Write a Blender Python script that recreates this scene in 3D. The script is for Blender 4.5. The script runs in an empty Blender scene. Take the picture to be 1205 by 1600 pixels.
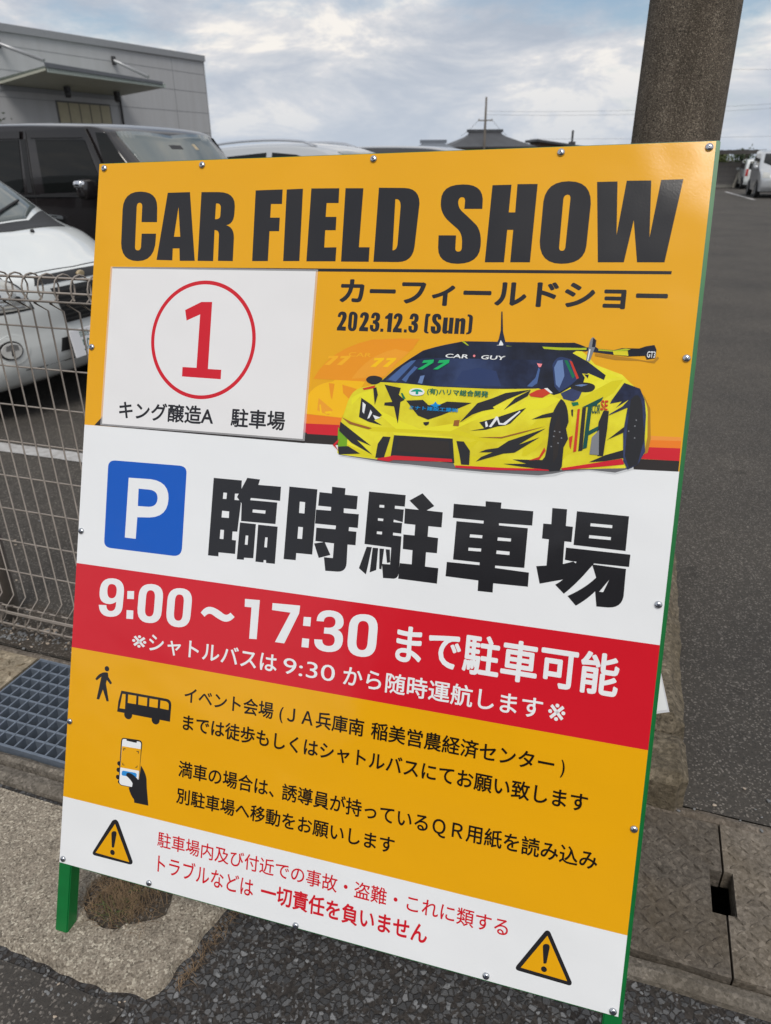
import bpy, bmesh, math, random
from mathutils import Vector, Matrix, noise
from mathutils.geometry import tessellate_polygon
random.seed(7)
R_ = math.radians
scene = bpy.context.scene
COL = scene.collection

# ------------------------------------------------------------------ camera
cam_d = bpy.data.cameras.new('camera')
cam_d.sensor_fit = 'HORIZONTAL'; cam_d.sensor_width = 36.0
cam_d.lens = 36.0 * 1120.0 / 1205.0
cam_d.clip_start = 0.05; cam_d.clip_end = 3000
cam_d.dof.use_dof = True; cam_d.dof.focus_distance = 1.32; cam_d.dof.aperture_fstop = 9.0
cam = bpy.data.objects.new('camera', cam_d); COL.objects.link(cam)
cam.matrix_world = Matrix(((0.99995, 0.010021, 0, 0), (-0.004395, 0.438538, -0.898702, 0),
                           (-0.009006, 0.898657, 0.43856, 1.4259), (0, 0, 0, 1)))
scene.camera = cam

# ------------------------------------------------------------------ daylight
SUN_ELEV, SUN_AZ = R_(54), R_(176)      # azimuth clockwise from +Y: behind the viewer, slightly to the right
world = bpy.data.worlds.new('World'); scene.world = world; world.use_nodes = True
wt = world.node_tree; wn = wt.nodes; wl = wt.links
for n in list(wn): wn.remove(n)
def N(t, **k):
    n = wn.new(t)
    for a, b in k.items(): setattr(n, a, b)
    return n
w_out = N('ShaderNodeOutputWorld'); w_bg = N('ShaderNodeBackground'); wl.new(w_bg.outputs[0], w_out.inputs[0])
w_bg.inputs[1].default_value = 0.1
sky = N('ShaderNodeTexSky'); sky.sky_type = 'NISHITA'; sky.sun_disc = False
sky.sun_elevation = SUN_ELEV; sky.sun_rotation = SUN_AZ
tc = N('ShaderNodeTexCoord')
def wmap(scale, loc=(0, 0, 0)):
    m = N('ShaderNodeMapping'); m.inputs['Scale'].default_value = scale; m.inputs['Location'].default_value = loc
    wl.new(tc.outputs['Generated'], m.inputs[0]); return m
def wnoise(scale, loc, sc, det, rough, dist=0.0):
    m = wmap(scale, loc); n = N('ShaderNodeTexNoise'); wl.new(m.outputs[0], n.inputs['Vector'])
    n.inputs['Scale'].default_value = sc; n.inputs['Detail'].default_value = det
    n.inputs['Roughness'].default_value = rough; n.inputs['Distortion'].default_value = dist
    return n
def wramp(src, stops):
    r = N('ShaderNodeValToRGB'); e = r.color_ramp.elements
    e[0].position, e[0].color = stops[0][0], stops[0][1] + (1,)
    e[1].position, e[1].color = stops[-1][0], stops[-1][1] + (1,)
    for p, c in stops[1:-1]:
        q = e.new(p); q.color = c + (1,)
    wl.new(src, r.inputs[0]); return r
puff = wnoise((1, 1, 2.7), (3.1, 0.4, 0.25), 5.6, 10, 0.62, 0.35)
cloud_col = wramp(puff.outputs[0], [(0.34, (4.5, 5.05, 5.9)), (0.44, (5.4, 5.8, 6.5)), (0.50, (6.3, 6.55, 7.0)), (0.55, (7.2, 7.25, 7.5)), (0.61, (9.4, 9.0, 8.5))])
cover = wnoise((1, 1, 3.0), (1.7, 5.2, 0.9), 2.6, 7, 0.6)
cov_f = wramp(cover.outputs[0], [(0.36, (0.1, 0.1, 0.1)), (0.48, (1, 1, 1))])
sepz = N('ShaderNodeSeparateXYZ'); wl.new(tc.outputs['Generated'], sepz.inputs[0])
mixc = N('ShaderNodeMix', data_type='RGBA'); wl.new(cov_f.outputs[0], mixc.inputs[0])
wl.new(sky.outputs[0], mixc.inputs[6]); wl.new(cloud_col.outputs[0], mixc.inputs[7])
hz = N('ShaderNodeMapRange'); wl.new(sepz.outputs[2], hz.inputs[0])
hz.inputs[1].default_value = 0.0; hz.inputs[2].default_value = 0.12; hz.inputs[3].default_value = 0.75; hz.inputs[4].default_value = 0.0
mixh = N('ShaderNodeMix', data_type='RGBA'); wl.new(hz.outputs[0], mixh.inputs[0])
wl.new(mixc.outputs[2], mixh.inputs[6]); mixh.inputs[7].default_value = (5.2, 5.9, 6.9, 1)
wl.new(mixh.outputs[2], w_bg.inputs[0])

sun_d = bpy.data.lights.new('sun', 'SUN'); sun_d.energy = 2.4; sun_d.angle = R_(25); sun_d.color = (1.0, 0.95, 0.88)
sun = bpy.data.objects.new('sun', sun_d); COL.objects.link(sun)
to_sun = Vector((math.sin(SUN_AZ) * math.cos(SUN_ELEV), math.cos(SUN_AZ) * math.cos(SUN_ELEV), math.sin(SUN_ELEV)))
sun.rotation_euler = to_sun.to_track_quat('Z', 'Y').to_euler(); sun.location = to_sun * 30
vs = scene.view_settings
vs.view_transform = 'Standard'; vs.look = 'None'; vs.gamma = 1; vs.exposure = 0.0
try: vs.use_curve_mapping = False
except Exception: pass

# ------------------------------------------------------------------ helpers
E1 = Vector((0.9456, -0.3256, 0)); E2 = Vector((0.3256, 0.9456, 0)); EZ = math.atan2(-0.3256, 0.9456)
def E(a, b, z=0.0):                     # the drain runs along a, the car park lies along +b
    return E1 * a + E2 * b + Vector((0, 0, z))

def obj(name, bm, mats, parent=None, smooth=False, matrix=None):
    me = bpy.data.meshes.new(name); bm.normal_update(); bm.to_mesh(me); bm.free()
    for m in (mats if isinstance(mats, (list, tuple)) else [mats]): me.materials.append(m)
    if smooth:
        for p in me.polygons: p.use_smooth = True
    o = bpy.data.objects.new(name, me); COL.objects.link(o)
    if parent is not None: o.parent = parent
    if matrix is not None: o.matrix_local = matrix
    return o
def tag(o, label=None, cat=None, group=None, kind=None):
    if label: o['label'] = label
    if cat: o['category'] = cat
    if group: o['group'] = group
    if kind: o['kind'] = kind
    return o
def thing(name, label, cat, loc=(0, 0, 0), rz=0.0, group=None):
    o = bpy.data.objects.new(name, None); COL.objects.link(o); o.empty_display_size = 0.2
    o.location = loc; o.rotation_euler = (0, 0, rz)
    return tag(o, label, cat, group)
def copy_tree(o, parent=None):
    c = o.copy(); COL.objects.link(c)
    if parent is not None: c.parent = parent
    for ch in list(o.children): copy_tree(ch, c)
    return c
def box(bm, x0, x1, y0, y1, z0, z1, mi=0, M=None):
    v = [bm.verts.new((x, y, z)) for z in (z0, z1) for y in (y0, y1) for x in (x0, x1)]
    if M is not None:
        for q in v: q.co = M @ q.co
    for f in ((0, 2, 3, 1), (4, 5, 7, 6), (0, 1, 5, 4), (1, 3, 7, 5), (3, 2, 6, 7), (2, 0, 4, 6)):
        bm.faces.new([v[i] for i in f]).material_index = mi
    return v
def tube(bm, pts, r, n=8, closed=False, mi=0, caps=True):
    pts = [Vector(p) for p in pts]; rings = []; L = len(pts)
    for i, p in enumerate(pts):
        if closed: d = pts[(i + 1) % L] - pts[i - 1]
        else: d = pts[min(i + 1, L - 1)] - pts[max(i - 1, 0)]
        d.normalize()
        u = d.cross(Vector((0, 0, 1)) if abs(d.z) < .9 else Vector((1, 0, 0))).normalized(); w = d.cross(u)
        rr = r[i] if isinstance(r, (list, tuple)) else r
        rings.append([bm.verts.new(p + (u * math.cos(t) + w * math.sin(t)) * rr) for t in [2 * math.pi * k / n for k in range(n)]])
    for i in range(L if closed else L - 1):
        a, b = rings[i], rings[(i + 1) % L]
        for k in range(n):
            f = bm.faces.new((a[k], a[(k + 1) % n], b[(k + 1) % n], b[k])); f.material_index = mi; f.smooth = True
    if caps and not closed:
        bm.faces.new(rings[0]).material_index = mi; bm.faces.new(rings[-1][::-1]).material_index = mi
def lathe(bm, prof, n=24, mi=0, M=None, smooth=True):   # prof: (radius, height) along local z
    rings = []
    for r, z in prof:
        ring = []
        for k in range(n):
            t = 2 * math.pi * k / n; p = Vector((r * math.cos(t), r * math.sin(t), z))
            ring.append(bm.verts.new(M @ p if M is not None else p))
        rings.append(ring)
    for a, b in zip(rings, rings[1:]):
        for k in range(n):
            f = bm.faces.new((a[k], a[(k + 1) % n], b[(k + 1) % n], b[k])); f.material_index = mi; f.smooth = smooth
    bm.faces.new(rings[-1]).material_index = mi; bm.faces.new(rings[0][::-1]).material_index = mi
def prism(bm, pts, z0, z1, mi=0, holes=()):   # polygon in x,y extruded between two heights
    loops = [[Vector((p[0], p[1], 0)) for p in pts]] + [[Vector((p[0], p[1], 0)) for p in h] for h in holes]
    tris = tessellate_polygon(loops); flat = [p for l in loops for p in l]
    top = [bm.verts.new((p.x, p.y, z1)) for p in flat]; bot = [bm.verts.new((p.x, p.y, z0)) for p in flat]
    for t in tris:
        a, b, c = t
        n = (flat[b] - flat[a]).cross(flat[c] - flat[a])
        if n.z < 0: a, c = c, a
        try:
            bm.faces.new((top[a], top[b], top[c])).material_index = mi
            bm.faces.new((bot[c], bot[b], bot[a])).material_index = mi
        except ValueError: pass
    k = 0
    for l in loops:
        m = len(l)
        for i in range(m):
            a, b = k + i, k + (i + 1) % m
            bm.faces.new((bot[a], bot[b], top[b], top[a])).material_index = mi
        k += m
    bmesh.ops.recalc_face_normals(bm, faces=bm.faces[:])

# ------------------------------------------------------------------ materials
def mat(name, col, rough=0.6, metal=0.0, spec=0.5, coat=0.0):
    m = bpy.data.materials.new(name); m.use_nodes = True
    b = m.node_tree.nodes['Principled BSDF']
    b.inputs['Base Color'].default_value = tuple(col) + (1,); b.inputs['Roughness'].default_value = rough
    b.inputs['Metallic'].default_value = metal; b.inputs['Specular IOR Level'].default_value = spec
    if coat: b.inputs['Coat Weight'].default_value = coat; b.inputs['Coat Roughness'].default_value = 0.04
    return m
class G:                                   # tiny node-graph writer for one material
    def __init__(s, m): s.m = m; s.nt = m.node_tree; s.b = s.nt.nodes['Principled BSDF']; s.tc = s.nt.nodes.new('ShaderNodeTexCoord')
    def n(s, t, **k):
        q = s.nt.nodes.new(t)
        for a, b in k.items(): setattr(q, a, b)
        return q
    def l(s, a, b): s.nt.links.new(a, b)
    def noise(s, sc, det=4, rough=.55, vec=None, dist=0):
        q = s.n('ShaderNodeTexNoise'); q.inputs['Scale'].default_value = sc; q.inputs['Detail'].default_value = det
        q.inputs['Roughness'].default_value = rough; q.inputs['Distortion'].default_value = dist
        s.l(vec or s.tc.outputs['Object'], q.inputs['Vector']); return q.outputs[0]
    def vor(s, sc, feat='F1', out='Distance', vec=None, rnd=1.0):
        q = s.n('ShaderNodeTexVoronoi', feature=feat); q.inputs['Scale'].default_value = sc; q.inputs['Randomness'].default_value = rnd
        s.l(vec or s.tc.outputs['Object'], q.inputs['Vector']); return q.outputs[out]
    def ramp(s, src, stops):
        r = s.n('ShaderNodeValToRGB'); e = r.color_ramp.elements
        def c4(c): return (c, c, c, 1) if isinstance(c, (int, float)) else tuple(c) + (1,)
        e[0].position, e[0].color = stops[0][0], c4(stops[0][1]); e[1].position, e[1].color = stops[-1][0], c4(stops[-1][1])
        for p, c in stops[1:-1]: q = e.new(p); q.color = c4(c)
        s.l(src, r.inputs[0]); return r.outputs[0]
    def mix(s, f, a, b, mode='MIX'):
        q = s.n('ShaderNodeMix', data_type='RGBA', blend_type=mode)
        for i, v in ((0, f), (6, a), (7, b)):
            if isinstance(v, (int, float)): q.inputs[i].default_value = v if i == 0 else (v, v, v, 1)
            elif isinstance(v, (tuple, list)): q.inputs[i].default_value = tuple(v) + (1,)
            else: s.l(v, q.inputs[i])
        return q.outputs[2]
    def math(s, op, a, b=0.0):
        q = s.n('ShaderNodeMath', operation=op)
        for i, v in ((0, a), (1, b)):
            if isinstance(v, (int, float)): q.inputs[i].default_value = v
            else: s.l(v, q.inputs[i])
        return q.outputs[0]
    def color(s, c): s.l(c, s.b.inputs['Base Color'])
    def rough(s, c): s.l(c, s.b.inputs['Roughness'])
    def bump(s, h, strength, dist, prev=None):
        q = s.n('ShaderNodeBump'); q.inputs['Strength'].default_value = strength; q.inputs['Distance'].default_value = dist
        s.l(h, q.inputs['Height'])
        if prev is not None: s.l(prev, q.inputs['Normal'])
        s.l(q.outputs[0], s.b.inputs['Normal']); return q.outputs[0]

def m_asphalt(name, stone, dark, light, gap, tint=(1, 1, 1)):
    m = mat(name, (.1, .1, .1), .85, spec=.35); g = G(m)
    wob = g.noise(stone * .6, 2); 
    vm = g.n('ShaderNodeVectorMath', operation='ADD'); sc = g.n('ShaderNodeVectorMath', operation='SCALE')
    nz = g.n('ShaderNodeTexNoise'); nz.inputs['Scale'].default_value = stone * .9; g.l(g.tc.outputs['Object'], nz.inputs['Vector'])
    g.l(nz.outputs[1], sc.inputs[0]); sc.inputs['Scale'].default_value = .55 / stone
    g.l(g.tc.outputs['Object'], vm.inputs[0]); g.l(sc.outputs[0], vm.inputs[1]); vec = vm.outputs[0]
    cellc = g.vor(stone, 'F1', 'Color', vec); d = g.vor(stone, 'DISTANCE_TO_EDGE', 'Distance', vec)
    sep = g.n('ShaderNodeSeparateColor'); g.l(cellc, sep.inputs[0])
    base = g.ramp(sep.outputs[0], [(0, dark), (.55, tuple((a + b) * .5 for a, b in zip(dark, light))), (.93, light), (1, tuple(min(1, c * 1.7) for c in light))])
    fine = g.noise(stone * 6, 3, .7)
    base = g.mix(.55, base, g.ramp(fine, [(.3, .35), (.7, 1.0)]), 'MULTIPLY')
    e = g.ramp(d, [(0.0, 0.0), (.16, 1.0)])
    sm = g.vor(stone * 2.4, 'F1', 'Color'); sp = g.n('ShaderNodeSeparateColor'); g.l(sm, sp.inputs[0])
    filler = g.ramp(sp.outputs[1], [(0, tuple(c * .8 for c in gap)), (.85, tuple(c * 2 for c in gap)), (1, light)])
    pick = g.ramp(sep.outputs[2], [(.30, 0.0), (.36, 1.0)])
    f = g.mix(1.0, e, pick, 'MULTIPLY')
    colr = g.mix(f, filler, base)
    big = g.noise(1.3, 5, .6)
    colr = g.mix(1.0, colr, g.ramp(big, [(.3, tuple(.78 * t for t in tint)), (.7, tuple(1.2 * t for t in tint))]), 'MULTIPLY')
    g.color(colr)
    h = g.math('ADD', g.math('MULTIPLY', f, 1.0), g.math('MULTIPLY', fine, .35))
    g.bump(h, .75, .35 / stone)
    return m
def m_lot(name, c0, c1):
    m = mat(name, c0, .88, spec=.3); g = G(m)
    fine = g.noise(160, 4, .75); vo = g.vor(230, 'F1', 'Color'); sep = g.n('ShaderNodeSeparateColor'); g.l(vo, sep.inputs[0])
    a = g.mix(fine, tuple(c * .55 for c in c0), tuple(c * 1.35 for c in c1))
    a = g.mix(g.ramp(sep.outputs[0], [(.80, 0.0), (.97, .55)]), a, (.27, .25, .23))
    a = g.mix(g.ramp(sep.outputs[1], [(.86, 0.0), (.95, .6)]), a, (.03, .03, .03))
    big = g.noise(.9, 6, .62); a = g.mix(1.0, a, g.ramp(big, [(.3, (.76, .76, .77)), (.7, (1.22, 1.19, 1.14))]), 'MULTIPLY')
    spots = g.noise(7.0, 3, .5); a = g.mix(1.0, a, g.ramp(spots, [(.24, .62), (.34, 1.0)]), 'MULTIPLY')
    cr = g.vor(.55, 'DISTANCE_TO_EDGE', 'Distance', None)
    g.color(a); g.bump(g.math('ADD', fine, sep.outputs[2]), .6, .004); return m
def m_concrete(name, dark, light, sc=140, stain=(.16, .12, .07), st=.35, bump=.006, peb=0.4):
    m = mat(name, light, .9, spec=.25); g = G(m)
    n1 = g.noise(sc, 5, .72); n2 = g.noise(sc * .12, 5, .6); n3 = g.noise(4.5, 5, .65)
    a = g.mix(g.ramp(n1, [(.32, 0.0), (.66, 1.0)]), dark, light)
    vo = g.vor(sc * 1.1, 'F1', 'Color'); sep = g.n('ShaderNodeSeparateColor'); g.l(vo, sep.inputs[0])
    a = g.mix(g.math('MULTIPLY', g.ramp(sep.outputs[0], [(.72, 0.0), (.95, 1.0)]), peb), a, tuple(min(.75, c * 1.7) for c in light))
    a = g.mix(g.math('MULTIPLY', g.ramp(sep.outputs[1], [(.74, 0.0), (.93, 1.0)]), peb), a, tuple(c * .45 for c in dark))
    a = g.mix(g.ramp(n3, [(.45, 0.0), (.72, st)]), a, stain)
    a = g.mix(1.0, a, g.ramp(n2, [(.25, .72), (.75, 1.15)]), 'MULTIPLY')
    g.color(a); g.bump(g.math('ADD', n1, g.math('MULTIPLY', n2, .8)), .9, bump); return m
def m_paint(name, col, rough=.35, coat=.8, metal=0.0, dirt=.12):
    m = mat(name, col, rough, metal, .5, coat); g = G(m)
    n = g.noise(3.0, 5, .6); g.color(g.mix(g.ramp(n, [(.4, 0.0), (.8, dirt)]), tuple(col), (.28, .26, .23))); return m
def m_var(name, col, rough, sc, amt=.25, metal=0.0, bump=0.0, col2=None, bd=.002):
    m = mat(name, col, rough, metal); g = G(m); n = g.noise(sc, 5, .6)
    c2 = col2 or tuple(c * (1 - amt) for c in col)
    g.color(g.mix(g.ramp(n, [(.3, 0.0), (.7, 1.0)]), tuple(c2), tuple(col)))
    if bump: g.bump(n, bump, bd)
    return m
def m_print(name, col, rough=.16, spec=.40):
    """glossy laminated print: faint orange-peel and slow waves in the film"""
    m = mat(name, col, rough, 0, spec); g = G(m)
    fine = g.noise(330, 2, .5); wave = g.noise(5.0, 2, .4)
    p = g.bump(fine, .06, .0010); g.bump(wave, .22, .03, p)
    return m

M = {}
PRINT = dict(ink=(.018, .018, .021), ink2=(.012, .008, .006), ink3=(.025, .02, .018), white=(.76, .78, .80), paper=(.74, .74, .75), red2=(.58, .012, .024),
    yellow=(.75, .365, .005), blue=(.002, .09, .48), lblue=(.03, .25, .62), orange=(.80, .20, .012), orange2=(.80, .29, .04),
    ghost1=(.78, .285, .008), ghost2=(.86, .47, .004), ghost3=(.80, .33, .02), ghost4=(.85, .42, .012), yellow3=(.88, .52, .003),
    shade1=(.56, .58, .60), shade2=(.13, .13, .14), shade3=(.42, .20, .01), navy=(.008, .010, .022), navy2=(.02, .03, .09), glass=(.016, .024, .075), glass2=(.022, .04, .12),
    gblue=(.06, .12, .30), gblue2=(.13, .21, .42), ygreen=(.42, .50, .01), yellowc=(.74, .68, .008), yellowd=(.66, .58, .008), yellowl=(.76, .71, .02), greenb=(.16, .36, .01),
    grey1=(.20, .21, .23), green1=(.01, .42, .12), green2=(.004, .16, .07), green3=(.003, .07, .06), green4=(.0, .14, .09), teal=(.0, .30, .20), cyan=(.0, .24, .60),
    red3=(.55, .04, .015), pink=(.85, .25, .28), brown=(.30, .11, .02))
for k, c in PRINT.items(): M['p_' + k] = m_print('print_' + k, c, .30 if k == 'paper' else .16)
M['green'] = m_var('green_enamel', (.003, .15, .033), .35, 30, .15, bump=.05)
for k, a, b, sc in (('p_yellowc', (.60, .50, .006), (.80, .75, .035), 9), ('p_glass', (.008, .012, .035), (.03, .05, .13), 12), ('p_navy', (.006, .007, .014), (.016, .022, .05), 14), ('p_navy2', (.01, .013, .035), (.035, .05, .13), 16)):
    g = G(M[k]); g.color(g.mix(g.ramp(g.noise(sc, 4, .6), [(.36, 0.0), (.64, 1.0)]), a, b))
M['steel'] = mat('zinc_screw', (.55, .57, .60), .22, 1.0)
M['steel_dark'] = mat('screw_recess', (.02, .025, .05), .5)
M['back'] = mat('panel_back', (.45, .46, .47), .5)

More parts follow.
